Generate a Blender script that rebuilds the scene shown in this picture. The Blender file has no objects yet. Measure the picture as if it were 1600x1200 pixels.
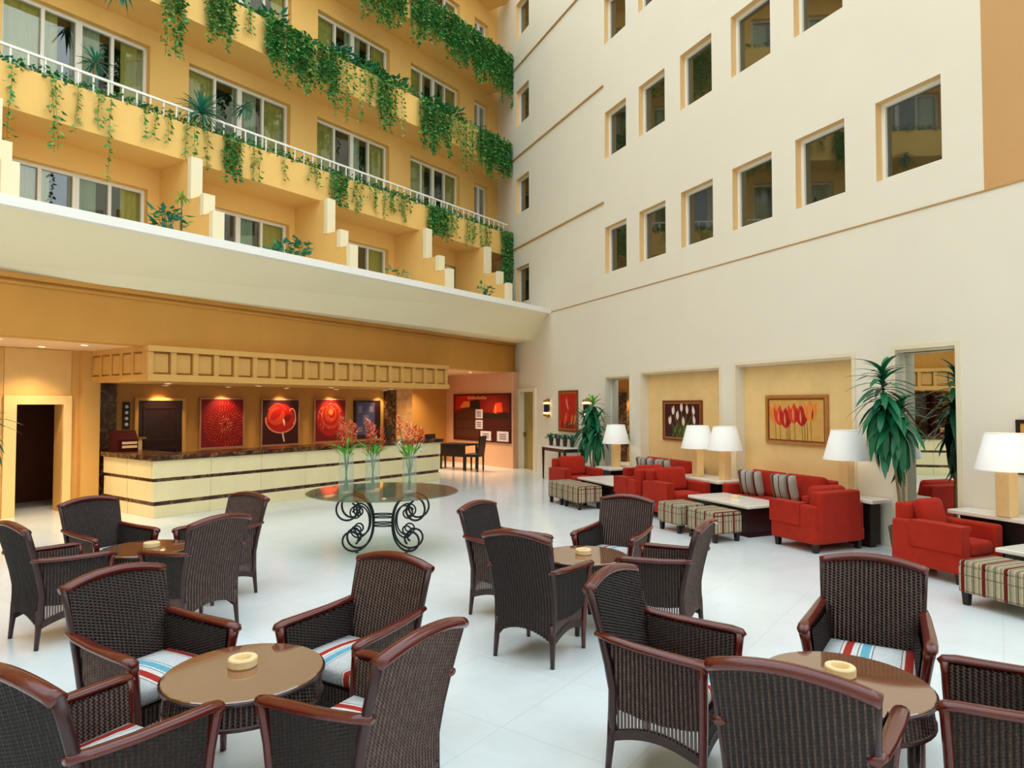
import bpy, bmesh, math, random
from mathutils import Vector, Matrix

random.seed(7)
S = bpy.context.scene
COL = S.collection
PI = math.pi

# ------------------------------------------------------------------ camera
EYE = 1.9
cam_d = bpy.data.cameras.new('camera')
cam_d.sensor_width = 36.0
cam_d.lens = 36.0 * 1045.0 / 1600.0
cam_d.clip_end = 200
cam = bpy.data.objects.new('camera', cam_d)
COL.objects.link(cam)
cam.location = (0, 0, EYE)
cam.rotation_euler = (math.radians(90) + math.atan(32.0 / 1045.0), 0, 0)
S.camera = cam

# ------------------------------------------------------------------ sky and exposure
W = bpy.data.worlds.new('sky')
S.world = W
W.use_nodes = True
bg = W.node_tree.nodes['Background']
bg.inputs['Color'].default_value = (0.85, 0.94, 1.0, 1)
bg.inputs['Strength'].default_value = 2.5
S.view_settings.view_transform = 'Standard'
S.view_settings.look = 'None'
S.view_settings.exposure = 0.0
S.view_settings.gamma = 1.0
S.view_settings.use_curve_mapping = False
S.cycles.max_bounces = 7
S.cycles.diffuse_bounces = 4
S.cycles.glossy_bounces = 3
S.cycles.transmission_bounces = 4
S.cycles.sample_clamp_indirect = 6.0
S.cycles.caustics_reflective = False
S.cycles.caustics_refractive = False

# ------------------------------------------------------------------ frames of the two walls
# right wall: local x runs along the wall towards the viewer, local -y points into the hall
WR = Vector((0.688, 18.985, 0))
AR = math.atan2(-0.9169, 0.3992)
FR = Matrix.Translation(WR) @ Matrix.Rotation(AR, 4, 'Z')
# left building: local x runs along the facade away from the viewer, local y points away into the building
AL = math.radians(90 - 36.384)
FL = Matrix.Rotation(AL, 4, 'Z')
FW = Matrix.Identity(4)


# ------------------------------------------------------------------ materials
def lin(c):
    if isinstance(c, str):
        c = [int(c[i:i + 2], 16) / 255 for i in (0, 2, 4)]
    return tuple(((x + 0.055) / 1.055) ** 2.4 if x > 0.04045 else x / 12.92 for x in c) + (1.0,)


class NT:
    """small node helper"""
    def __init__(self, name):
        self.m = bpy.data.materials.new(name)
        self.m.use_nodes = True
        self.t = self.m.node_tree
        self.n = self.t.nodes
        self.l = self.t.links
        self.b = self.n['Principled BSDF']
        self.out = self.n['Material Output']

    def add(self, typ, **kw):
        nd = self.n.new(typ)
        for k, v in kw.items():
            setattr(nd, k, v)
        return nd

    def coord(self, kind='Object', scale=(1, 1, 1), rot=(0, 0, 0), loc=(0, 0, 0)):
        tc = self.add('ShaderNodeTexCoord')
        mp = self.add('ShaderNodeMapping')
        mp.inputs['Scale'].default_value = scale
        mp.inputs['Rotation'].default_value = rot
        mp.inputs['Location'].default_value = loc
        self.l.new(tc.outputs[kind], mp.inputs['Vector'])
        return mp.outputs['Vector']

    def noise(self, vec, scale, detail=3, rough=0.55, dist=0.0):
        nd = self.add('ShaderNodeTexNoise')
        nd.inputs['Scale'].default_value = scale
        nd.inputs['Detail'].default_value = detail
        nd.inputs['Roughness'].default_value = rough
        nd.inputs['Distortion'].default_value = dist
        self.l.new(vec, nd.inputs['Vector'])
        return nd.outputs['Fac']

    def ramp(self, fac, stops, interp='LINEAR'):
        nd = self.add('ShaderNodeValToRGB')
        cr = nd.color_ramp
        cr.interpolation = interp
        while len(cr.elements) < len(stops):
            cr.elements.new(0.5)
        for e, (p, c) in zip(cr.elements, stops):
            e.position = p
            e.color = lin(c)
        self.l.new(fac, nd.inputs['Fac'])
        return nd.outputs['Color']

    def math(self, op, a, b=None):
        nd = self.add('ShaderNodeMath', operation=op)
        for i, v in enumerate((a, b)):
            if v is None:
                continue
            if isinstance(v, (int, float)):
                nd.inputs[i].default_value = v
            else:
                self.l.new(v, nd.inputs[i])
        return nd.outputs[0]

    def bump(self, h, strength=0.3, dist=0.01):
        nd = self.add('ShaderNodeBump')
        nd.inputs['Strength'].default_value = strength
        nd.inputs['Distance'].default_value = dist
        self.l.new(h, nd.inputs['Height'])
        self.l.new(nd.outputs['Normal'], self.b.inputs['Normal'])

    def base(self, sock):
        self.l.new(sock, self.b.inputs['Base Color'])

    def set(self, rough=0.6, metal=0.0, spec=0.5, coat=0.0, sheen=0.0):
        self.b.inputs['Roughness'].default_value = rough
        self.b.inputs['Metallic'].default_value = metal
        self.b.inputs['Specular IOR Level'].default_value = spec
        self.b.inputs['Coat Weight'].default_value = coat
        self.b.inputs['Coat Roughness'].default_value = 0.08
        self.b.inputs['Sheen Weight'].default_value = sheen


M = {}


def plain(name, col, rough=0.6, var=0.08, scale=3.0, metal=0.0, spec=0.4, coat=0.0, bump=0.0, bscale=60, sheen=0.0, stretch=(1, 1, 1)):
    k = NT(name)
    c = lin(col)
    v = k.coord('Object', stretch)
    f = k.noise(v, scale, 4)
    a = [max(0, x * (1 - var)) for x in c[:3]]
    b = [min(1, x * (1 + var)) for x in c[:3]]
    mx = k.add('ShaderNodeMix', data_type='RGBA')
    mx.inputs[6].default_value = (*a, 1)
    mx.inputs[7].default_value = (*b, 1)
    k.l.new(f, mx.inputs[0])
    k.base(mx.outputs[2])
    if bump:
        k.bump(k.noise(v, bscale, 2), bump, 0.004)
    k.set(rough, metal, spec, coat, sheen)
    M[name] = k.m
    return k


plain('wall_cream', 'e9e2d0', 0.85, 0.035, 1.2, bump=0.12, bscale=45)
plain('facade_amber', 'f2c472', 0.85, 0.05, 1.6, bump=0.12, bscale=45)
plain('return_shaded_tan', 'a87c45', 0.85, 0.06, 1.2, bump=0.15, bscale=60)  # darker tan holds the shade lying on this side of the wall
plain('parapet_cream', 'f2e6c2', 0.85, 0.04, 0.9, bump=0.1)
plain('coping_white', 'f1eee6', 0.7, 0.03, 2)
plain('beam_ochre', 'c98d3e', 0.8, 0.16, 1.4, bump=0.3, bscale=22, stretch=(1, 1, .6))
plain('niche_ochre', 'efcd8e', 0.8, 0.14, 2.4, bump=0.25, bscale=25)
plain('lobby_wall', 'c58f45', 0.6, 0.12, 2.2)
plain('corridor_wall', 'dfae8c', 0.6, 0.08, 2.2)
plain('ceiling_paint', 'e8c090', 0.85, 0.05, 2)
plain('canopy_paint', 'd5a257', 0.7, 0.07, 2)
plain('frame_white', 'f0ede2', 0.45, 0.03, 4)
plain('niche_trim', 'e9dcc0', 0.6, 0.04, 3)
plain('marble_cream', 'ecdcae', 0.25, 0.10, 2.6, spec=0.5)
plain('marble_white', 'eee8dc', 0.22, 0.06, 4, spec=0.5)
plain('mahogany', '581810', 0.22, 0.35, 6, coat=0.5, stretch=(2, 8, 8))
plain('dark_wood', '33181a', 0.35, 0.3, 6, coat=0.2)
plain('black_wood', '1d1413', 0.4, 0.3, 6)
plain('red_velvet', 'a52615', 0.85, 0.24, 7, bump=0.25, bscale=90, sheen=0.06, spec=0.15)
plain('shade_white', 'fbfaf6', 0.85, 0.01, 3)
plain('post_stone', 'e9c48a', 0.45, 0.12, 7)
plain('iron', '2b3036', 0.4, 0.2, 20, metal=0.6)
plain('ashtray_cream', 'ead3a2', 0.4, 0.10, 12)
plain('terracotta_dark', '3c3430', 0.6, 0.15, 8)
plain('pot_bronze', '6b5538', 0.5, 0.25, 9)
plain('soil', '2a2018', 0.95, 0.3, 20)
plain('stem_brown', '8a6f4a', 0.8, 0.25, 14)
plain('stem_green', '4c7a2c', 0.6, 0.2, 10)
plain('leaf_ivy', '388a42', 0.5, 0.45, 9)
plain('leaf_ivy_light', '7aa24c', 0.5, 0.35, 9)
plain('leaf_blue', '2a826c', 0.45, 0.3, 6)
plain('leaf_dracaena', '176b45', 0.35, 0.35, 5)
plain('leaf_bright', '74b93c', 0.4, 0.3, 5)
plain('petal_orange', 'd84a22', 0.5, 0.3, 12)
plain('petal_white', 'f3ece2', 0.5, 0.06, 12)
plain('frame_gold', 'b9803f', 0.4, 0.2, 12, metal=0.2)
plain('frame_brown', '7c3f1d', 0.45, 0.25, 12)
plain('frame_bronze', 'c08a70', 0.4, 0.15, 12, metal=0.3)
plain('brass', 'b08d45', 0.25, 0.1, 12, metal=0.9)
plain('door_olive', '9a8a4c', 0.6, 0.1, 2)
plain('dark_door', '2a0f0e', 0.35, 0.25, 3, coat=0.2)
plain('passage_brown', '5c2b12', 0.7, 0.15, 2)
plain('paper', 'ded2dc', 0.7, 0.05, 8)
plain('ink_grey', '7d7488', 0.7, 0.25, 16)
plain('black_plastic', '151519', 0.35, 0.1, 6)
plain('belt_shadow', 'b98d55', 0.8, 0.1, 3)  # shade of the groove and belt lines put into the colour
plain('curtain', 'cdbc62', 0.9, 0.12, 3)
plain('curtain_green', 'a9b89c', 0.9, 0.12, 3)
plain('reveal_bounce_tint', 'ecc286', 0.85, 0.05, 2)  # amber bounce light on window jambs and heads, put into their colour
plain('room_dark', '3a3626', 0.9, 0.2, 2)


def floor_material():
    k = NT('floor_marble')
    v = k.coord('Object', (1, 1, 1), (0, 0, math.radians(36)))
    n1 = k.noise(v, 0.5, 5, 0.6, 0.4)
    n2 = k.noise(v, 3.0, 4, 0.6, 0.8)
    mixn = k.math('ADD', k.math('MULTIPLY', n1, 0.6), k.math('MULTIPLY', n2, 0.4))
    br = k.add('ShaderNodeTexBrick')
    br.offset = 0.0
    br.inputs['Scale'].default_value = 1.0
    br.inputs['Brick Width'].default_value = 0.8
    br.inputs['Row Height'].default_value = 0.8
    br.inputs['Mortar Size'].default_value = 0.003
    br.inputs['Color1'].default_value = (1, 1, 1, 1)
    br.inputs['Color2'].default_value = (0.97, 0.97, 0.97, 1)
    br.inputs['Mortar'].default_value = (0.86, 0.84, 0.80, 1)
    k.l.new(v, br.inputs['Vector'])
    c = k.ramp(mixn, [(0.30, 'dae4e5'), (0.5, 'e5eff2'), (0.7, 'e9f3f8')])
    mx = k.add('ShaderNodeMix', data_type='RGBA', blend_type='MULTIPLY')
    mx.inputs[0].default_value = 1.0
    k.l.new(c, mx.inputs[6])
    k.l.new(br.outputs['Color'], mx.inputs[7])
    k.base(mx.outputs[2])
    k.set(0.16, 0, 0.5)
    M['floor_marble'] = k.m


def stone_tiles(name, c1, c2, w, h, rough=0.35):
    k = NT(name)
    v = k.coord('Object', (1, 1, 1), (PI / 2, 0, 0))
    br = k.add('ShaderNodeTexBrick')
    br.inputs['Scale'].default_value = 1.0
    br.inputs['Brick Width'].default_value = w
    br.inputs['Row Height'].default_value = h
    br.inputs['Mortar Size'].default_value = 0.004
    br.inputs['Bias'].default_value = 0.0
    br.inputs['Color1'].default_value = lin(c1)
    br.inputs['Color2'].default_value = lin(c2)
    br.inputs['Mortar'].default_value = [x * 0.6 for x in lin(c1)[:3]] + [1]
    k.l.new(v, br.inputs['Vector'])
    n = k.noise(k.coord('Object'), 5, 5)
    mx = k.add('ShaderNodeMix', data_type='RGBA', blend_type='MULTIPLY')
    mx.inputs[0].default_value = 1
    k.l.new(br.outputs['Color'], mx.inputs[6])
    k.l.new(k.ramp(n, [(0.3, 'd8d0c4'), (0.7, 'ffffff')]), mx.inputs[7])
    k.base(mx.outputs[2])
    k.set(rough)
    M[name] = k.m


def dark_marble():
    k = NT('marble_dark')
    v = k.coord('Object')
    n = k.noise(v, 5, 6, 0.7, 1.6)
    k.base(k.ramp(n, [(0.35, '23120c'), (0.52, '4a2c1c'), (0.60, '8a6a48'), (0.64, '3a2014')]))
    k.set(0.2)
    M['marble_dark'] = k.m


def wicker():
    k = NT('wicker')
    v = k.coord('UV')
    sx = k.add('ShaderNodeSeparateXYZ')
    k.l.new(v, sx.inputs[0])
    col = k.math('FLOOR', k.math('MULTIPLY', sx.outputs[0], 1 / 0.0235))
    ph = k.math('MULTIPLY', col, PI)
    w = k.math('SINE', k.math('ADD', k.math('MULTIPLY', sx.outputs[1], 2 * PI / 0.016), ph))
    w = k.math('ADD', k.math('MULTIPLY', w, 0.5), 0.5)
    n = k.noise(k.coord('UV', (60, 25, 1)), 1.0, 3)
    r = k.math('COSINE', k.math('MULTIPLY', sx.outputs[0], 2 * PI / 0.0235))
    r = k.math('ADD', k.math('MULTIPLY', r, 0.5), 0.5)
    f = k.math('ADD', k.math('MULTIPLY', w, 0.14), k.math('ADD', k.math('MULTIPLY', n, 0.28), k.math('MULTIPLY', r, 0.58)))
    k.base(k.ramp(f, [(0.22, '070303'), (0.45, '26140e'), (0.70, '482e24'), (0.95, '8a7a72')]))  # shade between ribs and highlight on their crests are part of this colour
    k.bump(w, 0.5, 0.006)
    k.set(0.45, 0, 0.4)
    M['wicker'] = k.m


def stripes(name, period, stops, axis=0, cross=None, rough=0.85):
    """woven stripes that run along the object's own axes"""
    k = NT(name)
    v = k.coord('Object')
    sx = k.add('ShaderNodeSeparateXYZ')
    k.l.new(v, sx.inputs[0])
    pos = sx.outputs[axis]
    if cross:       # on the end faces the pattern runs along y
        tn = k.add('ShaderNodeTexCoord')
        sn = k.add('ShaderNodeSeparateXYZ')
        k.l.new(tn.outputs['Normal'], sn.inputs[0])
        e = k.math('GREATER_THAN', k.math('ABSOLUTE', sn.outputs[0]), 0.8)
        pos = k.math('ADD', k.math('MULTIPLY', sx.outputs[1], e), k.math('MULTIPLY', pos, k.math('SUBTRACT', 1.0, e)))
    f = k.math('FRACT', k.math('ADD', k.math('MULTIPLY', pos, 1 / period), 100.25))
    c = k.ramp(f, stops, 'CONSTANT')
    if cross:
        p2, w2, ccol = cross
        g = k.math('FRACT', k.math('ADD', k.math('MULTIPLY', sx.outputs[2], 1 / p2), 100.1))
        g = k.math('LESS_THAN', g, w2)
        mx = k.add('ShaderNodeMix', data_type='RGBA')
        k.l.new(k.math('MULTIPLY', g, 0.7), mx.inputs[0])
        k.l.new(c, mx.inputs[6])
        mx.inputs[7].default_value = lin(ccol)
        c = mx.outputs[2]
    n = k.noise(v, 140, 2)
    mx = k.add('ShaderNodeMix', data_type='RGBA', blend_type='MULTIPLY')
    mx.inputs[0].default_value = 1
    k.l.new(c, mx.inputs[6])
    k.l.new(k.ramp(n, [(0.3, 'd0d0d0'), (0.7, 'ffffff')]), mx.inputs[7])
    k.base(mx.outputs[2])
    k.bump(n, 0.3, 0.003)
    k.set(rough, 0, 0.2)
    M[name] = k.m


def thin_glass(name, tint, gloss=1.0, fres=1.45, haze=0.0):
    k = NT(name)
    k.n.remove(k.b)
    tr = k.add('ShaderNodeBsdfTransparent')
    tr.inputs['Color'].default_value = tint
    gl = k.add('ShaderNodeBsdfGlossy')
    gl.inputs['Roughness'].default_value = 0.02
    gl.inputs['Color'].default_value = (gloss, gloss, gloss, 1)
    fr = k.add('ShaderNodeFresnel')
    ge = k.add('ShaderNodeNewGeometry')      # same reflection from either side of the thin sheet
    io = k.math('ADD', k.math('MULTIPLY', ge.outputs['Backfacing'], 1 / fres - fres), fres)
    k.l.new(io, fr.inputs['IOR'])
    mx = k.add('ShaderNodeMixShader')
    k.l.new(fr.outputs[0], mx.inputs[0])
    k.l.new(tr.outputs[0], mx.inputs[1])
    k.l.new(gl.outputs[0], mx.inputs[2])
    last = mx.outputs[0]
    if haze:
        df = k.add('ShaderNodeBsdfDiffuse')
        df.inputs['Color'].default_value = (0.86, 0.93, 0.91, 1)
        m2 = k.add('ShaderNodeMixShader')
        m2.inputs[0].default_value = haze
        k.l.new(last, m2.inputs[1])
        k.l.new(df.outputs[0], m2.inputs[2])
        last = m2.outputs[0]
    k.l.new(last, k.out.inputs['Surface'])
    M[name] = k.m


def glow(name, col, strength):
    k = NT(name)
    k.b.inputs['Base Color'].default_value = lin(col)
    k.b.inputs['Emission Color'].default_value = lin(col)
    k.b.inputs['Emission Strength'].default_value = strength
    M[name] = k.m


floor_material()
plain('stone_plain', 'e2b670', 0.35, 0.12, 3)
plain('stone_plain_dark', 'd8a860', 0.35, 0.14, 3)
plain('stone_light', 'ecc98a', 0.35, 0.08, 3)
stone_tiles('corridor_stone', 'e0b07c', 'd6a06a', 1.0, 0.8)
dark_marble()
wicker()
stripes('seat_stripe', 0.30, [(0.0, 'd4dadb'), (0.17, '5b6068'), (0.185, 'dfe6e6'), (0.22, '6fb6cf'), (0.37, 'dfe6e6'), (0.41, '5b6068'),
                              (0.425, 'dfe6e6'), (0.48, 'e9e4df'), (0.52, 'b4372c'), (0.66, 'efe9e2'), (0.70, '7b6f6a'), (0.715, 'd4dadb')])
stripes('plaid', 0.19, [(0.0, 'b3a684'), (0.13, 'ddd2b4'), (0.16, '8f8a76'), (0.28, '5b4a40'), (0.31, 'b8a884'), (0.44, 'ded2b2'),
                        (0.47, '9a9078'), (0.60, 'c9b894'), (0.66, '6e1e18'), (0.84, 'd6c8a8'), (0.88, '8c8674')], cross=(0.15, 0.07, '7a3c2a'))
stripes('cushion_stripe', 0.26, [(0.0, 'a9a39c'), (0.28, 'd9cfc8'), (0.32, '3a2a2c'), (0.40, 'b9b4aa'), (0.74, '5f2426'), (0.86, '8f7f78')])
thin_glass('pane_glass', (0.86, 0.92, 0.90, 1), 1.0, fres=1.75)
thin_glass('table_glass', (0.60, 0.76, 0.70, 1), 1.0, fres=1.6)
thin_glass('vase_glass', (0.93, 0.975, 0.965, 1), 1.0, fres=1.5, haze=0.16)
glow('lamp_glow', 'ffd79a', 9.0)
glow('spot_glow', 'ffcf8a', 14.0)
glow('screen_blue', '45456a', 0.08)

k = NT('dark_pane')
k.base(k.ramp(k.noise(k.coord('Object'), 2.0, 3), [(0.3, '1d2016'), (0.7, '34351f')]))
k.set(0.03, 0, 0.9)
k.b.inputs['IOR'].default_value = 1.8
M['dark_pane'] = k.m
k = NT('mirror_glass')
k.b.inputs['Base Color'].default_value = (0.80, 0.82, 0.78, 1)
k.set(0.01, 1.0)
M['mirror_glass'] = k.m
k = NT('table_top')
k.base(k.ramp(k.noise(k.coord('Object', (3, 14, 1)), 3.0, 4), [(0.3, '784c32'), (0.7, '845638')]))
k.set(0.08, 0, 1.0, 1.0)
k.b.inputs['IOR'].default_value = 1.7
k.b.inputs['Coat Roughness'].default_value = 0.02
M['table_top'] = k.m


# ------------------------------------------------------------------ mesh builder
class MB:
    def __init__(self):
        self.v, self.f, self.uv, self.mi = [], [], [], []

    def quad(self, *p, uv=None, mi=0):
        i = len(self.v)
        self.v += [tuple(q) for q in p]
        self.f.append(tuple(range(i, i + len(p))))
        self.uv.append(uv)
        self.mi.append(mi)
        return self

    def box(self, x0, x1, y0, y1, z0, z1, mi=0):
        P = [(x, y, z) for z in (z0, z1) for y in (y0, y1) for x in (x0, x1)]
        return self.hexa(P, mi)

    def hexa(self, P, mi=0):
        i = len(self.v)
        self.v += [tuple(p) for p in P]
        for f in ((0, 2, 3, 1), (4, 5, 7, 6), (0, 1, 5, 4), (2, 6, 7, 3), (0, 4, 6, 2), (1, 3, 7, 5)):
            self.f.append(tuple(i + j for j in f))
            self.uv.append(None)
            self.mi.append(mi)
        return self

    def taper(self, cx, cy, z0, z1, a0, b0, a1, b1, mi=0, dx=0, dy=0):
        P = [(cx + sx * a0, cy + sy * b0, z0) for sy in (-1, 1) for sx in (-1, 1)] + \
            [(cx + dx + sx * a1, cy + dy + sy * b1, z1) for sy in (-1, 1) for sx in (-1, 1)]
        return self.hexa(P, mi)

    def prism(self, pts, y0, y1, mi=0):
        """outline in x,z pushed along y"""
        n = len(pts)
        i = len(self.v)
        self.v += [(x, y0, z) for x, z in pts] + [(x, y1, z) for x, z in pts]
        fs = [tuple(i + k for k in range(n)), tuple(i + n + k for k in reversed(range(n)))]
        fs += [(i + k, i + n + k, i + n + (k + 1) % n, i + (k + 1) % n) for k in range(n)]
        for f in fs:
            self.f.append(f)
            self.uv.append(None)
            self.mi.append(mi)
        return self

    def prismx(self, pts, x0, x1, mi=0):
        """outline in y,z pushed along x"""
        n = len(pts)
        i = len(self.v)
        self.v += [(x0, y, z) for y, z in pts] + [(x1, y, z) for y, z in pts]
        fs = [tuple(i + k for k in reversed(range(n))), tuple(i + n + k for k in range(n))]
        fs += [(i + k, i + (k + 1) % n, i + n + (k + 1) % n, i + n + k) for k in range(n)]
        for f in fs:
            self.f.append(f)
            self.uv.append(None)
            self.mi.append(mi)
        return self

    def lathe(self, prof, n=24, cx=0, cy=0, mi=0, cap=True):
        i = len(self.v)
        m = len(prof)
        for r, z in prof:
            for k in range(n):
                a = 2 * PI * k / n
                self.v.append((cx + r * math.cos(a), cy + r * math.sin(a), z))
        for j in range(m - 1):
            for k in range(n):
                self.f.append((i + j * n + k, i + j * n + (k + 1) % n, i + (j + 1) * n + (k + 1) % n, i + (j + 1) * n + k))
                self.uv.append([(k * .03, j * .03)] * 4)
                self.mi.append(mi)
        if cap:
            if prof[0][0] > 1e-5:
                self.f.append(tuple(i + k for k in reversed(range(n))))
                self.uv.append(None)
                self.mi.append(mi)
            if prof[-1][0] > 1e-5:
                self.f.append(tuple(i + (m - 1) * n + k for k in range(n)))
                self.uv.append(None)
                self.mi.append(mi)
        return self

    def sweep(self, path, ra, rb=None, n=8, up=(0, 0, 1), mi=0, square=False):
        """tube along path; ra/rb: half size sideways / along 'up' (numbers or lists)"""
        path = [Vector(p) for p in path]
        m = len(path)
        ra = ra if isinstance(ra, (list, tuple)) else [ra] * m
        rb = ra if rb is None else (rb if isinstance(rb, (list, tuple)) else [rb] * m)
        i = len(self.v)
        up = Vector(up)
        for j, p in enumerate(path):
            t = (path[min(j + 1, m - 1)] - path[max(j - 1, 0)]).normalized()
            s = t.cross(up)
            s = s.normalized() if s.length > 1e-4 else t.orthogonal().normalized()
            w = s.cross(t).normalized()
            for k in range(n):
                a = 2 * PI * (k + 0.5) / n
                ca, sa = math.cos(a), math.sin(a)
                if square:
                    q = max(abs(ca), abs(sa))
                    ca, sa = ca / q * .98 ** 0, sa / q
                self.v.append(tuple(p + s * ca * ra[j] + w * sa * rb[j]))
        for j in range(m - 1):
            for k in range(n):
                self.f.append((i + j * n + k, i + j * n + (k + 1) % n, i + (j + 1) * n + (k + 1) % n, i + (j + 1) * n + k))
                self.uv.append(None)
                self.mi.append(mi)
        self.f.append(tuple(i + k for k in reversed(range(n))))
        self.f.append(tuple(i + (m - 1) * n + k for k in range(n)))
        self.uv += [None, None]
        self.mi += [mi, mi]
        return self

    def grid(self, fn, nu, nv, mi=0, flip=False):
        """fn(s,t) -> ((x,y,z),(u,v)), s and t in 0..1"""
        i = len(self.v)
        uvs = []
        for a in range(nu + 1):
            for b in range(nv + 1):
                p, q = fn(a / nu, b / nv)
                self.v.append(tuple(p))
                uvs.append(q)
        for a in range(nu):
            for b in range(nv):
                idx = [a * (nv + 1) + b, (a + 1) * (nv + 1) + b, (a + 1) * (nv + 1) + b + 1, a * (nv + 1) + b + 1]
                if flip:
                    idx.reverse()
                self.f.append(tuple(i + k for k in idx))
                self.uv.append([uvs[k] for k in idx])
                self.mi.append(mi)
        return self

    def mesh(self, name, mats, smooth=False):
        me = bpy.data.meshes.new(name)
        me.from_pydata(self.v, [], self.f)
        if any(u is not None for u in self.uv):
            ul = me.uv_layers.new(name='UVMap')
            li = 0
            for f, u in zip(self.f, self.uv):
                for j in range(len(f)):
                    if u is not None:
                        ul.data[li].uv = u[j]
                    li += 1
        for mt in mats if isinstance(mats, (list, tuple)) else [mats]:
            me.materials.append(M[mt])
        me.polygons.foreach_set('material_index', self.mi)
        if smooth:
            me.polygons.foreach_set('use_smooth', [True] * len(self.f))
        me.update()
        return me

    def build(self, name, mats, parent=None, frame=None, smooth=False, **tags):
        o = bpy.data.objects.new(name, self.mesh(name, mats, smooth))
        COL.objects.link(o)
        if parent is not None:
            o.parent = parent
        elif frame is not None:
            o.matrix_world = frame
        for kk, vv in tags.items():
            o[kk] = vv
        return o


def soft(cx, cy, cz, sx, sy, sz, r, seg=3, puff=0.0):
    """rounded block as (verts, faces)"""
    bm = bmesh.new()
    bmesh.ops.create_cube(bm, size=1)
    for v in bm.verts:
        v.co = Vector((v.co.x * sx, v.co.y * sy, v.co.z * sz))
    if puff:
        bmesh.ops.subdivide_edges(bm, edges=bm.edges[:], cuts=4, use_grid_fill=True)
        for v in bm.verts:
            fx, fy, fz = 2 * v.co.x / sx, 2 * v.co.y / sy, 2 * v.co.z / sz
            v.co.z += puff * fz * (1 - fx * fx) * (1 - fy * fy)
            v.co.x *= 1 - 0.04 * fz * fz
            v.co.y *= 1 - 0.04 * fz * fz
    else:
        bmesh.ops.bevel(bm, geom=bm.edges[:], offset=r, segments=seg, profile=0.5, affect='EDGES')
    bm.verts.index_update()
    vs = [(v.co.x + cx, v.co.y + cy, v.co.z + cz) for v in bm.verts]
    fs = [tuple(v.index for v in f.verts) for f in bm.faces]
    bm.free()
    return vs, fs


def add_soft(mb, *a, mi=0, **kw):
    vs, fs = soft(*a, **kw)
    i = len(mb.v)
    mb.v += vs
    for f in fs:
        mb.f.append(tuple(i + k for k in f))
        mb.uv.append(None)
        mb.mi.append(mi)
    return mb


def thing(name, label, cat, frame, group=None):
    o = bpy.data.objects.new(name, None)
    o.empty_display_size = 0.1
    COL.objects.link(o)
    o.matrix_world = frame
    o['label'] = label
    o['category'] = cat
    if group:
        o['group'] = group
    return o


def tag(o, label, cat, group=None):
    o['label'] = label
    o['category'] = cat
    if group:
        o['group'] = group
    return o


KIDS = {}


def dup(root, frame, label=None):
    """copy of a thing with its parts and their sub-parts"""
    r = root.copy()
    COL.objects.link(r)
    r.matrix_world = frame
    if label:
        r['label'] = label
    if root.name not in KIDS:
        KIDS[root.name] = [(c, list(c.children)) for c in root.children]
    for ch, gs in KIDS[root.name]:
        c = ch.copy()
        COL.objects.link(c)
        c.parent = r
        for g in gs:
            d = g.copy()
            COL.objects.link(d)
            d.parent = c
    return r


def shared(name, me, parent, loc=(0, 0, 0), rot=(0, 0, 0), scale=(1, 1, 1)):
    o = bpy.data.objects.new(name, me)
    COL.objects.link(o)
    o.parent = parent
    o.location = loc
    o.rotation_euler = rot
    o.scale = scale
    return o


def place(x, y, z=0, a=0, frame=FW):
    return frame @ Matrix.Translation((x, y, z)) @ Matrix.Rotation(a, 4, 'Z')


def struct(mb, name, mats, frame=FW, **kw):
    return mb.build(name, mats, None, frame, kind='structure', **kw)


def holed(mb, a0, a1, z0, z1, y, holes, depth, mi=0):
    """wall face at y with rectangular openings, and their reveals"""
    xs = sorted({a0, a1, *[h[0] for h in holes], *[h[1] for h in holes]})
    zs = sorted({z0, z1, *[h[2] for h in holes], *[h[3] for h in holes]})
    xs = [x for x in xs if a0 <= x <= a1]
    zs = [z for z in zs if z0 <= z <= z1]
    for i in range(len(xs) - 1):
        run = None
        for j in range(len(zs) - 1):
            cx, cz = (xs[i] + xs[i + 1]) / 2, (zs[j] + zs[j + 1]) / 2
            if not any(h[0] < cx < h[1] and h[2] < cz < h[3] for h in holes):
                mb.quad((xs[i], y, zs[j]), (xs[i + 1], y, zs[j]), (xs[i + 1], y, zs[j + 1]), (xs[i], y, zs[j + 1]))
    for h in holes:
        b0, b1, c0, c1 = h[:4]
        d = h[4] if len(h) > 4 else depth
        e = y + d
        mb.quad((b0, y, c0), (b0, y, c1), (b0, e, c1), (b0, e, c0), mi=mi)
        mb.quad((b1, y, c0), (b1, e, c0), (b1, e, c1), (b1, y, c1), mi=mi)
        mb.quad((b0, y, c1), (b1, y, c1), (b1, e, c1), (b0, e, c1), mi=mi)
        if c0 > z0:
            mb.quad((b0, y, c0), (b0, e, c0), (b1, e, c0), (b1, y, c0))


# ================================================================== THE SETTING
TOP = 16.5
struct(MB().quad((-30, -14, 0), (30, -14, 0), (30, 34, 0), (-30, 34, 0)), 'floor', 'floor_marble')

# ---- right wall (FR frame)
ROWS = [(4.95, 6.04), (7.67, 8.76), (10.39, 11.48), (13.11, 14.2)]
WCOLS = [(-1.42, -0.48), (3.74, 4.64), (5.14, 6.06), (6.56, 7.48), (7.99, 8.91), (9.40, 10.30), (10.80, 11.71)]
NICHES = [(3.76, 4.74, 2.52), (5.18, 7.62, 2.56), (8.04, 10.37, 2.58), (11.04, 11.83, 2.62)]
wins = [(a, b, c, d) for c, d in ROWS for a, b in WCOLS]
m = MB()
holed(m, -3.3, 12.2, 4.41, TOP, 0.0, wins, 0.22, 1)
struct(m, 'wall_right_upper', ['wall_cream', 'reveal_bounce_tint'], FR)
m = MB()
holed(m, -1.6, 27, 0.0, 4.41, 0.0, [(-1.08, -0.12, 0, 2.27, 0.22)] + [(a, b, 0, c, 0.18) for a, b, c in NICHES], 0.18)
struct(m, 'wall_right', 'wall_cream', FR)
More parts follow.
